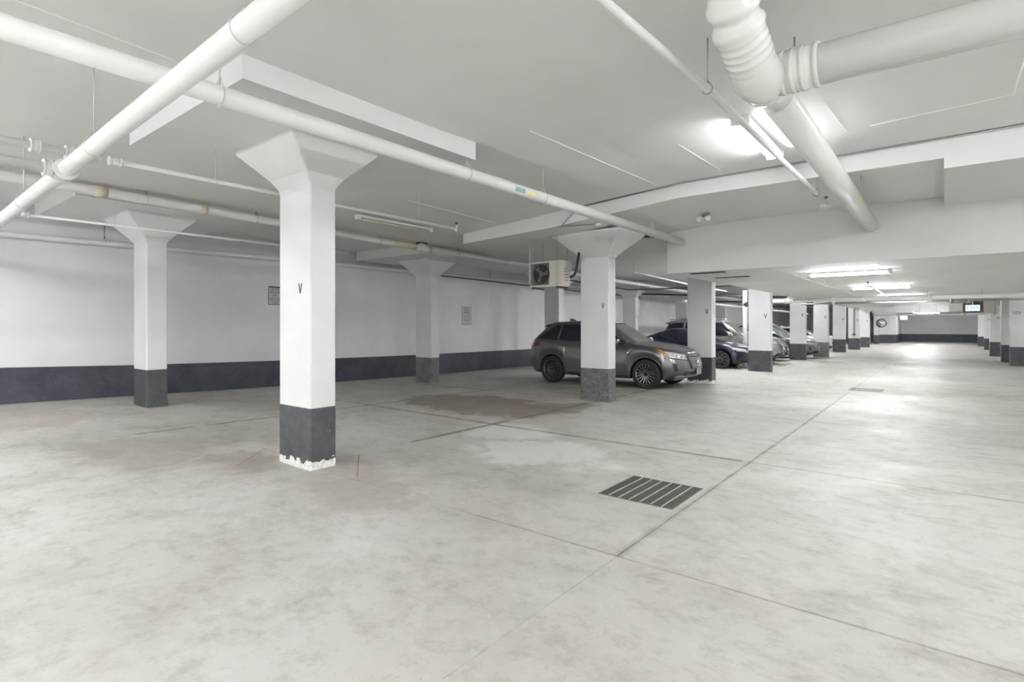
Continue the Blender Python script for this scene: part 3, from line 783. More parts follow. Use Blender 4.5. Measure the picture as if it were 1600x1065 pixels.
# hanging cable with plug
t = thing('hanging_cable', 'dark cable with a plug hanging in front of a V column', 'cable', (-4.45, 40.75, 2.6))
MB().tube([(-4.5, 40.8, 2.6), (-4.5, 40.8, 1.02)], 0.02, 8).build('cord', HOSE, t)
MB().tube([(-4.5, 40.8, 0.92), (-4.5, 40.8, 1.04)], [0.1, 0.03], 10).build('plug', HOSE, t)
# white duct across the aisle
t = thing('ceiling_duct', 'white boxed duct with a slanted end hanging across the aisle', 'duct', (-1.4, 38, 2.25))
MB().prism([(-3.3, 2.26), (0.22, 2.28), (0.22, 2.70), (-1.9, 2.70), (-3.3, 2.42)], 'y', 38, 39).build('duct_box', TRIMW, t)
# round mirror on a column
t = thing('convex_mirror', 'round convex traffic mirror on the narrow column', 'mirror', (-4.05, 54.2, 1.73))
m = MB(); rings = []
for k in range(7):
    a = k / 6 * radians(50); r = 0.34 * sin(a) / sin(radians(50)); d = 0.16 * (cos(a) - cos(radians(50))) / (1 - cos(radians(50)))
    rings.append([(-4.05 + max(r, .004) * cos(q), 54.2 - d, 1.73 + max(r, .004) * sin(q)) for q in (2 * pi * i / 28 for i in range(28))])
m.rings(rings, True); m.build('mirror_dome', MIRROR, t)
m = MB(); pts = [(-4.05 + 0.34 * cos(q), 54.2, 1.73 + 0.34 * sin(q)) for q in (2 * pi * i / 28 for i in range(29))]; m.tube(pts, 0.03, 8, False); m.build('rim', BLACK, t)
MB().box(-4.09, -4.01, 54.2, 54.42, 1.69, 1.77).build('bracket', DARKM, t)
# grey door behind
d = struct(MB().box(-5.05, -4.62, 52.0, 52.06, 0, 2.05).build('door_1', DOORG), 'narrow grey door past the last V column')
MB().box(-4.72, -4.69, 51.96, 52.0, 0.98, 1.02).build('door_handle', DARKM, d)

# ------------------------------------------------------------------ condensers
def condenser(x0, y0, z0, W, H, D, label, rods=True, ztop=3.4):
    t = thing('condenser_unit', label, 'air conditioner', (x0 + W / 2, y0 + D / 2, z0), 'hanging condensers')
    m = MB(); m.box(x0, x0 + W, y0, y0 + D, z0, z0 + H)
    body = m.build('cabinet', BEIGE, t)
    gx0, gx1 = x0 + 0.03, x0 + W * 0.60
    m = MB(); m.box(gx0, gx1, y0 - 0.006, y0 + 0.001, z0 + 0.04, z0 + H - 0.04); m.build('coil_panel', BEIGED, t)
    cx, cz, R = (gx0 + gx1) / 2 + 0.04, z0 + H / 2, min(H, W * 0.6) * 0.42
    m = MB(); m.tube([(cx, y0 - 0.012, cz), (cx, y0 - 0.004, cz)], R, 28); m.build('fan_opening', BLACK, t)
    fan = MB()
    for k in range(3):
        a = 2 * pi * k / 3
        fan.add([(cx + r * cos(a + da), y0 - 0.014, cz + r * sin(a + da)) for r, da in ((0.05, -.3), (R * .9, -.15), (R * .9, .5), (0.05, .5))], [(0, 1, 2, 3)])
    fan.tube([(cx, y0 - 0.018, cz), (cx, y0 - 0.01, cz)], 0.06, 14)
    fan.build('fan', plain('fan_grey', (0.16, 0.17, 0.18), 0.5), t)
    n = 9
    for k in range(n):
        x = lerp(gx0 + 0.02, gx1 - 0.02, k / (n - 1))
        MB().tube([(x, y0 - 0.022, z0 + 0.05), (x, y0 - 0.022, z0 + H - 0.05)], 0.003, 6).build('guard_bar', DARKM, t)
    for k in (-1, 0, 1):
        r_ = R * (0.66 + 0.33 * k)
        if r_ > 0.03:
            pts = [(cx + r_ * cos(q), y0 - 0.022, cz + r_ * sin(q)) for q in (2 * pi * i / 24 for i in range(25))]
            MB().tube(pts, 0.003, 6, False).build('guard_ring', DARKM, t)
    m = MB()
    for k in range(5): m.box(x0 + W, x0 + W + 0.003, y0 + 0.08, y0 + D - 0.06, z0 + 0.12 + k * 0.06, z0 + 0.135 + k * 0.06)
    m.build('side_louvre', BEIGED, t)
    MB().box(x0 + W, x0 + W + 0.05, y0 + D * .45, y0 + D, z0 + H * .62, z0 + H * .98).build('valve_cover', plain('cover_grey', (0.5, 0.48, 0.45), 0.5), t)
    for xx in (x0 + 0.08, x0 + W - 0.12):
        MB().box(xx, xx + 0.04, y0 - 0.06, y0 + D + 0.06, z0 - 0.035, z0).build('support_rail', DARKM, t)
        if rods:
            for yy in (y0 - 0.04, y0 + D + 0.04):
                MB().tube([(xx + 0.02, yy, z0 - 0.06), (xx + 0.02, yy, ztop)], 0.006, 6).build('hanger_rod', GALV, t)
    return t
t = condenser(-6.98, 9.42, 2.36, 0.82, 0.54, 0.30, 'beige condenser unit hung on rods beside the second V column', True, 3.39)
m = MB(); m.tube([tuple(p) for p in catmull([(-6.12, 9.66, 2.55), (-6.02, 9.68, 2.62), (-5.97, 9.70, 2.85), (-5.93, 9.74, 3.15), (-5.9, 9.78, 3.4)], 6)], 0.028, 10); m.build('line_set', HOSE, t)
condenser(0.60, 30.0, 2.04, 1.15, 0.58, 0.34, 'condenser unit hung before the numbered columns', True, LZ)
# exit signs
t = thing('exit_sign', 'lit green exit sign in front of the far condenser', 'exit sign', (0.78, 26, 2.2), 'exit signs')
MB().box(0.62, 1.02, 25.98, 26.04, 2.07, 2.29).build('sign_box', EXITG, t)
MB().tube([(0.82, 26.01, 2.29), (0.82, 26.01, LZ)], 0.012, 6).build('stem', PIPE, t)
text_obj('EXIT', 0.17, EXITL, t, (0.82, 25.977, 2.175), (pi / 2, 0, 0))
t = thing('exit_sign', 'lit white exit sign hanging near the end wall', 'exit sign', (-2.83, 60, 2.2), 'exit signs')
MB().box(-3.1, -2.55, 59.98, 60.04, 2.05, 2.4).build('sign_box', EXITG, t)
MB().tube([(-2.83, 60.01, 2.4), (-2.83, 60.01, LZ)], 0.012, 6).build('stem', PIPE, t)
text_obj('EXIT', 0.22, EXITL, t, (-2.83, 59.977, 2.22), (pi / 2, 0, 0))
# emergency light heads under the slab
t = thing('emergency_light', 'small twin headed emergency light under the lowered slab', 'light', (-3.45, 10.1, 3.6))
MB().tube([(-3.45, 10.1, 3.625), (-3.45, 10.1, 3.58)], 0.07, 16).build('base', GALV, t)
for s in (-1, 1):
    MB().tube([(-3.45 + s * 0.02, 10.1, 3.58), (-3.45 + s * 0.07, 10.06, 3.54)], 0.012, 8).build('arm', DARKM, t)
    MB().tube([(-3.45 + s * 0.07, 10.09, 3.56), (-3.45 + s * 0.085, 9.99, 3.50)], [0.03, 0.048], 14).build('lamp_head', PIPE, t)

# ------------------------------------------------------------------ visitor signs on the long wall
def sign(y0, y1, z0, z1, label, lines):
    t = thing('parking_sign', label, 'sign', (XL, (y0 + y1) / 2, z0), 'visitor parking signs')
    x = XL + 0.002
    MB().box(XL, x + 0.004, y0, y1, z0, z1).build('sign_plate', SIGNW, t)
    m = MB(); b = 0.018
    for a in ((y0, y1, z0, z0 + b), (y0, y1, z1 - b, z1), (y0, y0 + b, z0, z1), (y1 - b, y1, z0, z1)):
        m.box(x + 0.004, x + 0.006, a[0], a[1], a[2], a[3])
    m.build('border', SIGNR, t)
    W, H = y1 - y0, z1 - z0
    for (kind, f, size) in lines:
        z = z1 - f * H
        if isinstance(kind, str):
            text_obj(kind, size * H, SIGNR, t, (x + 0.006, (y0 + y1) / 2, z), (pi / 2, 0, pi / 2), squeeze=0.92)
        else:
            m = MB(); m.box(x + 0.004, x + 0.006, y0 + W * (0.5 - kind / 2), y0 + W * (0.5 + kind / 2), z - size * H / 2, z + size * H / 2); m.build('small_print', SIGNR, t)
    return t
sign(6.79, 7.14, 2.06, 2.52, 'small visitor parking sign half hidden by the flaking V column', [(0.8, 0.06, 0.05), ('VISITOR', 0.19, 0.15), ('PARKING', 0.34, 0.15), ('ONLY', 0.50, 0.15), (0.7, 0.62, 0.02), (0.8, 0.69, 0.02), (0.75, 0.76, 0.02), (0.6, 0.83, 0.02), (0.5, 0.9, 0.02)])
sign(13.70, 14.17, 1.58, 2.19, 'larger visitor parking sign left of the grey SUV', [(0.6, 0.09, 0.03), ('VISITOR', 0.20, 0.14), ('PARKING', 0.33, 0.14), (0.8, 0.44, 0.018), (0.7, 0.49, 0.018), (0.72, 0.55, 0.018), (0.55, 0.6, 0.018), (0.8, 0.67, 0.018), (0.7, 0.72, 0.018), (0.66, 0.77, 0.018), (0.6, 0.82, 0.018), (0.4, 0.9, 0.018)])

# ------------------------------------------------------------------ floor drains
def drain(g, label, nb, nr):
    x0, x1, y0, y1 = g
    t = thing('drain_grate', label, 'drain', ((x0 + x1) / 2, (y0 + y1) / 2, 0), 'floor drains')
    m = MB(); m.box(x0, x1, y0, y1, -0.06, -0.045); m.build('pit', PIT, t)
    m = MB(); e = 0.012
    for a in ((x0, x1, y0, y0 + e), (x0, x1, y1 - e, y1), (x0, x0 + e, y0, y1), (x1 - e, x1, y0, y1)): m.box(a[0], a[1], a[2], a[3], -0.05, 0.003)
    m.build('frame', GRATE, t)
    for k in range(1, nb):
        x = lerp(x0, x1, k / nb)
        MB().box(x - 0.0045, x + 0.0045, y0 + e, y1 - e, -0.03, 0.004).build('bearing_bar', BAR if nr > 22 else GRATE, t)
    for k in range(1, nr):
        y = lerp(y0, y1, k / nr)
        MB().box(x0 + e, x1 - e, y - 0.005, y + 0.005, -0.03, 0.001).build('cross_bar', GRATE, t)
    return t
drain(GR, 'square steel floor drain grate with pale bars in the open aisle', 7, 26)
drain(GR2, 'steel floor drain grate farther along the aisle', 7, 20)
# ------------------------------------------------------------------ cars
GLASS = plain('car_glass', (0.012, 0.014, 0.024), 0.06, 0, 0.6)
WSHIELD = plain('windshield_glass', (0.10, 0.12, 0.115), 0.04, 0, 0.8)
RIMM = plain('rim_metal', (0.22, 0.22, 0.235), 0.25, 0.9)
RIMD = plain('rim_dark', (0.03, 0.03, 0.033), 0.35, 0.5)
LAMPC = plain('lamp_clear', (0.72, 0.73, 0.74), 0.15, 0.1, 0.8)
LAMPA = plain('lamp_amber', (0.62, 0.28, 0.05), 0.2, 0, 0.6)
LAMPR = plain('lamp_red', (0.20, 0.02, 0.03), 0.15, 0, 0.7)
PLATE = plain('plate_grey', (0.20, 0.20, 0.21), 0.5)
def carpaint(name, col, metal=0.5, rough=0.32):
    return plain(name, col, rough, metal, 0.8, var=0.01)
SUV = dict(L=4.75, W=1.90, R=0.365, xwf=1.40, xwr=-1.35, sill=0.25, n=4.6,
    zs=[(-2.375, 1.02), (-2.2, 1.14), (-1.7, 1.19), (-0.5, 1.12), (0.6, 1.07), (1.05, 1.10), (1.6, 1.04), (2.0, 0.97), (2.25, 0.89), (2.375, 0.81)],
    xf=(1.08, 0.18), xr=(-2.22, -1.62), roof=[(-2.1, 1.56), (-1.4, 1.645), (-0.5, 1.67), (0.3, 1.63), (1, 1.55)], wg=(0.90, 0.70),
    win=[(0.80, -0.22, 0.17, -0.22), (-0.30, -1.14, -0.30, -1.08), (-1.20, -1.95, -1.14, -1.30)])
BIGSUV = dict(L=4.95, W=1.94, R=0.38, xwf=1.45, xwr=-1.40, sill=0.28, n=5.5,
    zs=[(-2.475, 1.05), (-2.3, 1.14), (-0.5, 1.14), (0.7, 1.12), (1.15, 1.16), (1.8, 1.10), (2.2, 1.05), (2.4, 0.98), (2.475, 0.90)],
    xf=(1.15, 0.30), xr=(-2.35, -2.0), roof=[(-2.2, 1.74), (-1.4, 1.80), (-0.5, 1.83), (0.3, 1.79), (1, 1.7)], wg=(0.91, 0.74),
    win=[(0.86, -0.2, 0.30, -0.2), (-0.28, -1.2, -0.28, -1.15), (-1.28, -2.15, -1.22, -1.95)])
SEDAN = dict(L=4.66, W=1.80, R=0.335, xwf=1.38, xwr=-1.32, sill=0.21, n=4.4,
    zs=[(-2.33, 0.95), (-2.2, 1.04), (-1.6, 1.05), (-0.5, 0.98), (0.6, 0.94), (1.1, 0.97), (1.7, 0.88), (2.1, 0.78), (2.28, 0.68), (2.33, 0.6)],
    xf=(1.15, 0.10), xr=(-2.0, -0.75), roof=[(-2, 1.30), (-1.0, 1.42), (-0.4, 1.45), (0.3, 1.40), (1, 1.3)], wg=(0.89, 0.66),
    win=[(0.80, -0.25, 0.10, -0.25), (-0.33, -1.15, -0.33, -0.82)])
HATCH = dict(L=4.25, W=1.78, R=0.33, xwf=1.28, xwr=-1.28, sill=0.21, n=4.6,
    zs=[(-2.125, 0.95), (-2.0, 1.02), (-0.5, 0.98), (0.6, 0.95), (1.0, 0.98), (1.6, 0.90), (1.95, 0.80), (2.08, 0.70), (2.125, 0.62)],
    xf=(1.10, 0.10), xr=(-2.0, -1.5), roof=[(-2, 1.38), (-1.2, 1.46), (-0.4, 1.48), (0.3, 1.43), (1, 1.3)], wg=(0.89, 0.68),
    win=[(0.80, -0.2, 0.10, -0.2), (-0.28, -1.05, -0.28, -0.95), (-1.12, -1.7, -1.02, -1.3)])

def car(P, paintm, loc, label, spokes=20, hero=False, claddark=False, cat='car', rear_plate=False):
    name = 'car'
    t = thing(name, label, cat, loc, 'parked cars', local=True)
    L, W, R, n = P['L'], P['W'], P['R'], P['n']
    Ra = R + 0.055
    FN = [(0, -0.16), (0.12, -0.05), (0.3, 0.0), (0.55, -0.01), (0.8, -0.05), (1.0, -0.14)]
    RT = [(0, 0.16), (0.15, 0.03), (0.4, 0.0), (0.7, 0.03), (1.0, 0.12)]
    WS = [(0, 0.93), (0.15, 0.965), (0.4, 1.0), (0.6, 0.992), (0.8, 0.975), (0.93, 0.945), (1.0, 0.90)]
    def ax(s):
        xf = L / 2 + spw(FN, s); xr = -L / 2 + spw(RT, s)
        return (xf + xr) / 2, (xf - xr) / 2
    def bw(s): return W / 2 * pw(WS, s)
    def zb(x):
        z = P['sill'] + 0.06 * sstep((abs(x) - L / 2 + 0.5) / 0.5)
        for xw in (P['xwf'], P['xwr']):
            d = abs(x - xw)
            if d < Ra: z = max(z, R + sqrt(Ra * Ra - d * d))
        return z
    def zz(x, s): return lerp(zb(x), max(pw(P['zs'], x), zb(x) + 0.06), s)
    xA, xB, nf, nr = P['xwf'] + 0.05, P['xwr'] - 0.05, 2.35, 3.2
    def fx(s): return L / 2 + spw(FN, s)
    def rx(s): return -L / 2 + spw(RT, s)
    def pt(s, prm, sg=1):
        kind, c, d = prm; wv = bw(s)
        if kind == 'f': x, y = xA + (fx(s) - xA) * c, wv * d
        elif kind == 'r': x, y = xB - (xB - rx(s)) * c, wv * d
        else: x, y = c, wv
        return (x, sg * y, zz(x, s))
    def oth(c, n): return max(0.0, 1 - c ** n) ** (1 / n)
    prm = []
    for k in range(12):
        d = 0.80 * k / 12; prm.append(('f', oth(d, nf), d))
    cf = oth(0.80, nf); cr = oth(0.80, nr)
    xhi = xA + (fx(.4) - xA) * cf; xlo = xB - (xB - rx(.4)) * cr
    NS_ = 70 if hero else 40
    xsd = [lerp(xhi, xlo, k / NS_) for k in range(NS_ + 1)]
    for xw in (P['xwf'], P['xwr']):
        for k in range(-9, 10): xsd.append(xw + Ra * sin(radians(k * 10)))
        xsd += [xw + Ra + 0.004, xw - Ra - 0.004]
    for x in sorted(set(x for x in xsd if xlo <= x <= xhi), reverse=True):
        if x > xA: c = (x - xA) / (fx(.4) - xA); prm.append(('f', c, oth(c, nf)))
        elif x < xB: c = (xB - x) / (xB - rx(.4)); prm.append(('r', c, oth(c, nr)))
        else: prm.append(('m', x, 1))
    for k in range(9, -1, -1):
        d = 0.80 * k / 10; prm.append(('r', oth(d, nr), d))
    S = [0, 0.04, 0.12, 0.22, 0.32, 0.42, 0.52, 0.60, 0.68, 0.76, 0.84, 0.9, 0.95, 0.98, 1.0]
    m = MB()
    rings = [[pt(s, q) for q in prm] + [pt(s, q, -1) for q in reversed(prm[1:-1])] for s in S]
    base = rings[-1]
    for k in (0.93, 0.8, 0.6, 0.35, 0.1):
        cr = 0.045
        rings.append([(p[0], p[1] * k, p[2] + cr * (1 - k * k) * min(1, (abs(p[1]) / (W / 2 * 0.5)))) for p in base])
    m.rings(rings, True, False, True)
    body = m.build('body', paintm, t)
    # underside tray and wheel wells
    iw = W / 2 - 0.30
    MB().box(-L / 2 + 0.35, L / 2 - 0.35, -iw, iw, P['sill'] - 0.02, 0.80).build('underbody', BLACK, t)
    m = MB(); m.box(-L / 2 + 0.42, P['xwr'] - Ra, -W / 2 * .8, W / 2 * .8, P['sill'] + 0.0, P['sill'] + 0.12)
    m.box(P['xwr'] + Ra, P['xwf'] - Ra, -W / 2 * .92, W / 2 * .92, P['sill'] - 0.015, P['sill'] + 0.10)
    m.box(P['xwf'] + Ra, L / 2 - 0.30, -W / 2 * .84, W / 2 * .84, P['sill'], P['sill'] + 0.1)
    m.build('sill', BLACK, t)
    # greenhouse
    xf0, xf1 = P['xf']; xr0, xr1 = P['xr']; wg0, wg1 = P['wg']; ng = 5.0
    def gax(tt):
        e = tt ** 1.15
        xf = lerp(xf0, xf1, e); xr = lerp(xr0, xr1, e)
        return (xf + xr) / 2, (xf - xr) / 2
    def gw(tt): return W / 2 * (lerp(wg0, wg1, tt) + 0.03 * sin(pi * tt)) * (1 - 0.10 * max(0, (tt - 0.88) / 0.12) ** 2)
    def gz(x, tt): return lerp(pw(P['zs'], x) - 0.01, spw(P['roof'], x), tt)
    def gpt(tt, th):
        xc, a = gax(tt); c, d = cos(th), sin(th)
        x = xc + a * math.copysign(abs(c) ** (2 / ng), c); y = gw(tt) * math.copysign(abs(d) ** (2 / ng), d)
        return (x, y, gz(x, tt))
    gth = []
    K = 26
    for k in range(K): gth.append(2 * pi * k / K)
    # even spacing on the superellipse
    half = [math.asin((0.9 * k / 6) ** (ng / 2)) for k in range(7)]
    sidex = [math.acos(math.copysign(abs(q) ** (ng / 2), q)) for q in [lerp(0.8, -0.8, k / 14) for k in range(15)]]
    up = half + [q for q in sidex if half[-1] < q < pi - half[-1]] + [pi - q for q in reversed(half)]
    gth = up + [2 * pi - q for q in reversed(up[1:-1])]
    T = [0, 0.15, 0.3, 0.45, 0.6, 0.75, 0.86, 0.93, 0.98, 1.0]
    m = MB(); rings = [[gpt(tt, q) for q in gth] for tt in T]; base = rings[-1]
    for k in (0.9, 0.7, 0.4, 0.1):
        xc, a = gax(1.0)
        rings.append([(xc + (p[0] - xc) * lerp(0.97, 1, k), p[1] * k, p[2] + 0.03 * (1 - k * k)) for p in base])
    m.rings(rings, True, False, True); m.build('cabin_shell', paintm, t)
    # glazing, proud of the shell
    def gside(x, tt, sg, e=0.004):
        xc, a = gax(tt); q = min(0.9999, abs((x - xc) / a))
        return (x, sg * (gw(tt) * (1 - q ** ng) ** (1 / ng) + e), gz(x, tt))
    for (xb0, xb1, xt0, xt1) in P['win']:
        for sg in (-1, 1):
            m = MB()
            m.grid(lambda u, v: gside(lerp(lerp(xb0, xb1, u), lerp(xt0, xt1, u), v), lerp(0.06, 0.84, v), sg), 10, 8)
            m.build('side_window', GLASS, t)
            m = MB()  # bright trim line under the glass
            m.tube([gside(lerp(xb0 + .03, xb1 - .03, k / 8), 0.045, sg, 0.002) for k in range(9)], 0.006, 6); m.build('window_trim', BLACK, t)
    def gfront(yf_, tt, e=0.006, sg=1):
        xc, a = gax(tt); y = yf_ * gw(tt)
        x = xc + sg * (a * (1 - abs(yf_) ** ng) ** (1 / ng) + e)
        return (x, y, gz(x, tt) + 0.003)
    m = MB(); m.grid(lambda u, v: gfront(lerp(-0.88, 0.88, u), lerp(0.04, 0.90, v)), 16, 8); m.build('windshield', WSHIELD, t)
    m = MB(); m.grid(lambda u, v: gfront(lerp(-0.84, 0.84, u), lerp(0.10, 0.86, v), 0.006, -1), 16, 8); m.build('rear_window', GLASS, t)
    # fascia patches
    def bfront(yf_, s, e=0.005, sg=1):
        q = min(abs(yf_), 0.999)
        x = xA + (fx(s) - xA) * oth(q, nf) if sg > 0 else xB - (xB - rx(s)) * oth(q, nr)
        return (x + sg * e, yf_ * bw(s) * (1 + 1.2 * e * q), zz(x, s))
    def bside(x, s, sg, e=0.005):
        y = bw(s)
        if x > xA: y *= oth(min(.9995, (x - xA) / (fx(s) - xA)), nf)
        elif x < xB: y *= oth(min(.9995, (xB - x) / (xB - rx(s))), nr)
        return (x, sg * (y + e), zz(x, s))
    def pf(name, quads, mat, par=t, e=0.006, sg=1, nu=10, nv=4):
        m = MB()
        for (y00, y01, y10, y11, s0, s1) in quads:
            m.grid(lambda u, v: bfront(lerp(lerp(y00, y01, u), lerp(y10, y11, u), v), lerp(s0, s1, v), e, sg), nu, nv)
        return m.build(name, mat, par)
    g0 = 0.46
    gr = pf('grille', [(-0.34, 0.34, -g0, g0, 0.40, 0.88)], BLACK)
    m = MB()
    for k in range(6):
        s = lerp(0.43, 0.85, k / 5); wv = lerp(0.34, g0, (s - .40) / .48) - 0.03
        m.tube([bfront(lerp(-wv, wv, q / 10), s, 0.012) for q in range(11)], 0.006, 6)
    if hero:
        for k in range(-7, 8):
            for d in (-1, 1):
                pts = []
                for q in range(7):
                    s = lerp(0.42, 0.86, q / 6); yv = k * 0.058 + d * (q / 6 - 0.5) * 0.16
                    if abs(yv) < lerp(0.34, g0, (s - .40) / .48) - 0.02: pts.append(bfront(yv, s, 0.011))
                if len(pts) > 1: m.tube(pts, 0.004, 5)
    m.build('grille_mesh', CHROME if not hero else GALV, gr)
    m = MB(); loop = [(-0.34, 0.40), (0.34, 0.40), (g0, 0.88), (-g0, 0.88), (-0.34, 0.40)]; pts = []
    for (ya, sa), (yb, sb) in zip(loop, loop[1:]):
        for q in range(8): pts.append(bfront(lerp(ya, yb, q / 8), lerp(sa, sb, q / 8), 0.012))
    m.tube(pts + [pts[0]], 0.012, 6); m.build('grille_surround', DARKM if hero else CHROME, gr)
    # emblem: oval ring with a caliper shaped A
    ec = bfront(0, 0.66, 0.03)
    m = MB(); er = 0.085
    m.tube([(ec[0], er * .86 * cos(q), ec[2] + er * sin(q)) for q in (2 * pi * k / 20 for k in range(21))], 0.012, 8, False)
    if hero:
        for s_ in (-1, 1): m.tube([(ec[0], s_ * 0.012, ec[2] + 0.07), (ec[0], s_ * 0.045, ec[2] - 0.065)], 0.010, 6)
        m.tube([(ec[0], -0.03, ec[2] - 0.01), (ec[0], 0.03, ec[2] - 0.01)], 0.008, 6)
    m.build('emblem', CHROME, t)
    for sg in (-1, 1):
        hl = pf('headlight', [(sg * 0.47, sg * 0.86, sg * 0.50, sg * 0.93, 0.74, 0.92)], LAMPC)
        pf('headlight_bezel', [(sg * 0.46, sg * 0.87, sg * 0.46, sg * 0.87, 0.71, 0.745)], BLACK, hl, 0.008, 1, 8, 2)
        for k in range(3):
            m = MB(); c_ = bfront(sg * (0.55 + 0.10 * k), 0.82, 0.008); m.tube([c_, (c_[0] + 0.012, c_[1], c_[2])], 0.028, 10)
            m.build('projector', CHROME, hl)
        m = MB(); xh = L / 2 - 0.14
        xe = xA + (fx(.7) - xA) * oth(0.90, nf)
        m.grid(lambda u, v: bside(lerp(xe + 0.02, lerp(xe - 0.06, xe - 0.30, v), u), lerp(0.78, 0.91, v), sg, 0.007), 8, 4); m.build('corner_marker', LAMPA if hero else LAMPC, t)
        pf('bumper_vent', [(sg * 0.74, sg * 0.80, sg * 0.76, sg * 0.84, 0.28, 0.55)], BLACK)
        xq = -L / 2 + 0.13
        xe = xB - (xB - rx(.85)) * oth(0.90, nr)
        m = MB(); m.grid(lambda u, v: bside(lerp(xe - 0.01, xe + 0.30 - 0.08 * v, u), lerp(0.80, 0.94, v), sg, 0.007), 8, 4); m.build('tail_light', LAMPR, t)
        pf('rear_lamp', [(sg * 0.55, sg * 0.92, sg * 0.6, sg * 0.92, 0.80, 0.94)], LAMPR, t, 0.007, -1)
        # door seams, handles, mirror
        xd = [P['win'][0][0] + 0.10, P['win'][0][1] - 0.04, P['win'][1][1] + 0.02]
        for x in xd:
            m = MB(); m.tube([bside(x - 0.05 * (1 - q / 10), lerp(0.10, 0.98, q / 10), sg, 0.0005) for q in range(11)], 0.004, 5); m.build('door_seam', BLACK, t)
        for x in (P['win'][0][1] + 0.14, P['win'][1][1] + 0.12):
            a_ = bside(x, 0.80, sg, 0.018); b_ = bside(x + 0.2, 0.81, sg, 0.018)
            m = MB(); m.tube([bside(x - .01, 0.8, sg, -0.005), a_, b_, bside(x + .21, 0.81, sg, -0.005)], 0.012, 8); m.build('door_handle', CHROME if not hero else paintm, t)
        mx = P['win'][0][0] - 0.08; mz = pw(P['zs'], mx) + 0.07; my = W / 2 * 0.93
        m = MB(); rg = []
        for k in range(9):
            a_ = k / 8; r_ = 0.085 * sqrt(max(0.02, 1 - (2 * a_ - 1) ** 4))
            rg.append([(mx - 0.05 + 0.07 * cos(q) * r_ / 0.085, sg * (my + 0.02 + 0.20 * a_), mz + r_ * sin(q)) for q in (2 * pi * i / 14 for i in range(14))])
        m.rings(rg, True); mir = m.build('side_mirror', paintm, t)
        MB().tube([(mx, sg * (my - 0.05), mz - 0.05), (mx, sg * (my + 0.06), mz - 0.03)], 0.025, 8).build('mirror_stalk', BLACK, mir)
        if claddark or hero:
            for xw in (P['xwf'], P['xwr']):
                m = MB(); m.tube([(xw + Ra * sin(a), sg * (abs(bside(xw + Ra * sin(a), 0.02, 1, 0)[1]) - 0.004), R + Ra * cos(a)) for a in (radians(k * 8) for k in range(-12, 13))], 0.020, 8); m.build('arch_trim', BLACK if claddark else paintm, t)
        m = MB(); m.tube([bside(lerp(P['xwr'] + Ra + .02, P['xwf'] - Ra - .02, k / 10), 0.03, sg, 0.003) for k in range(11)], 0.035, 8); m.build('rocker_trim', BLACK, t)
    if hero:
        for sg in (-1, 1):
            m = MB(); m.grid(lambda u, v: bside(lerp(0.93, 1.07, u), lerp(0.735, 0.765, v), sg, 0.006), 4, 1); m.build('fender_badge', CHROME, t)
    pf('lower_intake', [(-0.62, 0.62, -0.50, 0.50, 0.08, 0.24)], BLACK)
    m = MB(); m.tube([bfront(lerp(-0.84, 0.84, k / 16), 0.07, 0.012) for k in range(17)], 0.022, 8); m.build('front_lip', RIMM if hero else BLACK, t)
    m = MB()
    for k in range(4): m.tube([bfront(lerp(-0.5, 0.5, q / 10), 0.10 + k * 0.035, 0.010) for q in range(11)], 0.004, 5)
    m.build('intake_bars', DARKM, t)
    pc = bfront(0, 0.27, 0.012)
    MB().box(pc[0], pc[0] + 0.015, -0.16, 0.16, pc[2] - 0.08, pc[2] + 0.08).build('licence_plate', PLATE, t)
    m = MB(); m.tube([gfront(lerp(-0.8, 0.8, k / 10), 0.03, 0.02) for k in range(11)], 0.014, 6); m.build('wiper_cowl', BLACK, t)
    if P in (SUV, BIGSUV, HATCH):
        m = MB(); xs = P['xr'][1]; zr = spw(P['roof'], xs)
        m.grid(lambda u, v: (lerp(xs + 0.12, xs - 0.16, v), lerp(-0.60, 0.60, u) * (1 - .06 * v), zr + 0.012 - 0.06 * v - 0.02 * (2 * u - 1) ** 2), 10, 4)
        m.grid(lambda u, v: (lerp(xs + 0.12, xs - 0.16, v), lerp(-0.60, 0.60, u) * (1 - .06 * v), zr - 0.035 - 0.06 * v - 0.02 * (2 * u - 1) ** 2), 10, 4)
        m.grid(lambda u, v: (xs - .16, lerp(-0.564, 0.564, u), zr - .048 - .047 * v - 0.02 * (2 * u - 1) ** 2), 10, 1)
        m.build('roof_spoiler', paintm, t)
        m = MB(); zt = spw(P['roof'], xs + 0.45) + 0.03
        m.rings([[(xs + 0.53 - q * 0.14, -0.02 * (1 - q), zt + q * 0.075), (xs + 0.30 - q * 0.03, 0, zt + q * 0.07), (xs + 0.53 - q * 0.14, 0.02 * (1 - q), zt + q * 0.075)] for q in (0, 0.5, 1)], False)
        m.build('antenna_fin', paintm, t)
    if P is BIGSUV:
        for sg in (-1, 1):
            m = MB(); m.tube([(lerp(-1.9, 0.1, k / 8), sg * 0.66, spw(P['roof'], lerp(-1.9, 0.1, k / 8)) + 0.05) for k in range(9)], 0.018, 6); m.build('roof_rail', CHROME, t)
    # wheels
    ww = 0.23
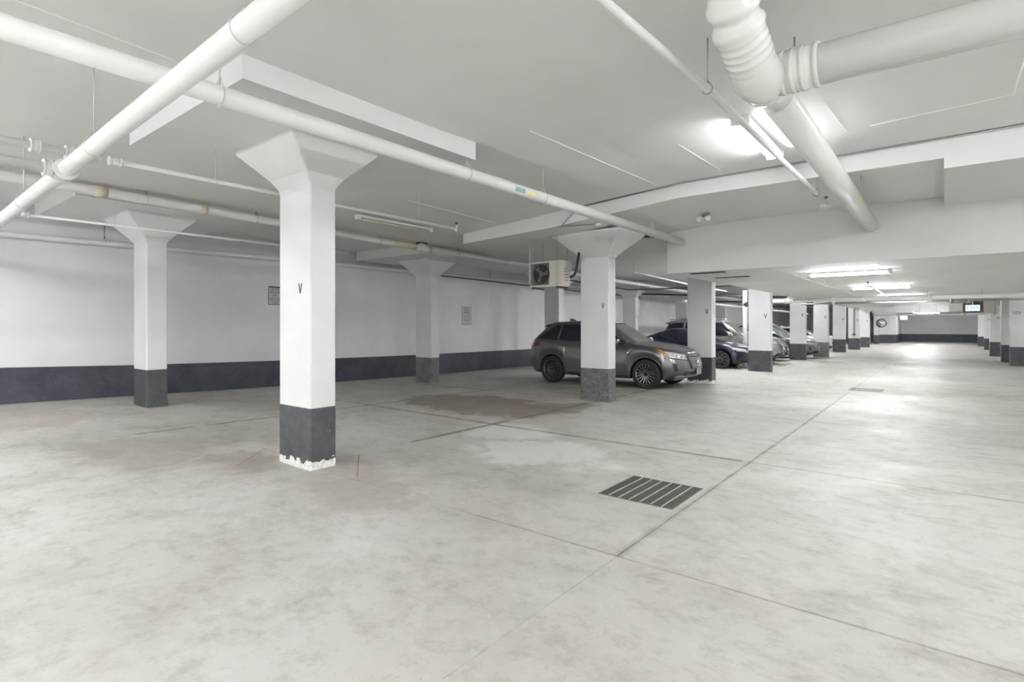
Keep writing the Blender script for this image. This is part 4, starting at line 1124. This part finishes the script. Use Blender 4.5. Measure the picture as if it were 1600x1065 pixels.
    for xw in (P['xwf'], P['xwr']):
        for sg in (-1, 1):
            y1 = sg * (W / 2 - (0.035 if xw > 0 else 0.02)); y0 = y1 - sg * ww
            prof = [(y0, R * .66), (y0, R * .93), (lerp(y0, y1, .12), R * .99), (lerp(y0, y1, .5), R), (lerp(y0, y1, .88), R * .99), (y1, R * .93), (y1 + sg * .004, R * .80), (y1 - sg * 0.004, R * .69), (y1 - sg * 0.03, R * .66)]
            NS = 36
            m = MB(); m.rings([[(xw + r * cos(a), y, R + r * sin(a)) for a in (2 * pi * k / NS for k in range(NS))] for y, r in prof], True, True, False)
            wh = m.build('wheel', RUBBER, t)
            m = MB()
            yr = y1 - sg * 0.012
            m.rings([[(xw + r * cos(a), y, R + r * sin(a)) for a in (2 * pi * k / NS for k in range(NS))] for y, r in ((y1 - sg * .09, R * .60), (y1 - sg * .02, R * .655), (y1 + sg * .002, R * .70), (y1 - sg * .004, R * .66), (y1 - sg * .06, R * .62))], True, False, False)
            m.build('rim', RIMM, wh)
            m = MB(); m.tube([(xw, y1 - sg * 0.10, R), (xw, y1 - sg * 0.088, R)], R * 0.66, 24); m.build('brake_backing', BLACK, wh)
            m = MB()
            for k in range(spokes):
                a = 2 * pi * k / spokes; w_ = 0.011 if spokes > 12 else 0.022
                da = 0.05 if spokes > 12 else 0.0
                ca, sa = cos(a), sin(a); cb, sb = cos(a + da), sin(a + da)
                def q3(r, o, yy, c=ca, s=sa): return (xw + r * c - o * s, yy, R + r * s + o * c)
                m.rings([[q3(R * .12, -w_ * .8, yr - sg * .02), q3(R * .12, w_ * .8, yr - sg * .02), q3(R * .12, w_ * .8, yr - sg * .045), q3(R * .12, -w_ * .8, yr - sg * .045)],
                         [q3(R * .66, -w_, yr, cb, sb), q3(R * .66, w_, yr, cb, sb), q3(R * .66, w_, yr - sg * .03, cb, sb), q3(R * .66, -w_, yr - sg * .03, cb, sb)]], False)
            m.build('spokes', RIMM, wh)
            m = MB(); m.tube([(xw, yr - sg * 0.05, R), (xw, yr - sg * 0.01, R)], [R * .17, R * .13], 18); m.build('hub', RIMD, wh)
    return t
def bayz(x, y): return zf(x, y)
car(SUV, carpaint('paint_grey', (0.165, 0.162, 0.164), 0.6, 0.28), (-7.10, 13.30, -0.01), 'grey SUV with multi spoke wheels parked behind the worn V column', 17, True)
car(SEDAN, carpaint('paint_navy', (0.016, 0.019, 0.045), 0.35), (-7.70, 20.85, -0.03), 'dark blue sedan parked beside the white standpipe', 10)
car(BIGSUV, carpaint('paint_silver', (0.36, 0.355, 0.34), 0.6), (-7.48, 23.6, -0.03), 'large silver SUV with barred chrome grille', 10)
car(HATCH, carpaint('paint_black', (0.02, 0.022, 0.03), 0.3), (-7.45, 26.05, -0.03), 'black car between the silver SUV and a V column', 10)
car(HATCH, carpaint('paint_mid_grey', (0.20, 0.20, 0.205), 0.5), (-6.72, 28.9, -0.02), 'grey hatchback with its nose past the V column', 10)
car(SUV, carpaint('paint_white', (0.62, 0.62, 0.61), 0.0), (-7.55, 32.4, -0.03), 'white SUV parked behind the column with broken base', 10)
car(HATCH, carpaint('paint_white2', (0.66, 0.66, 0.65), 0.0), (-7.2, 38.9, -0.03), 'white hatchback far down the row of bays', 10)
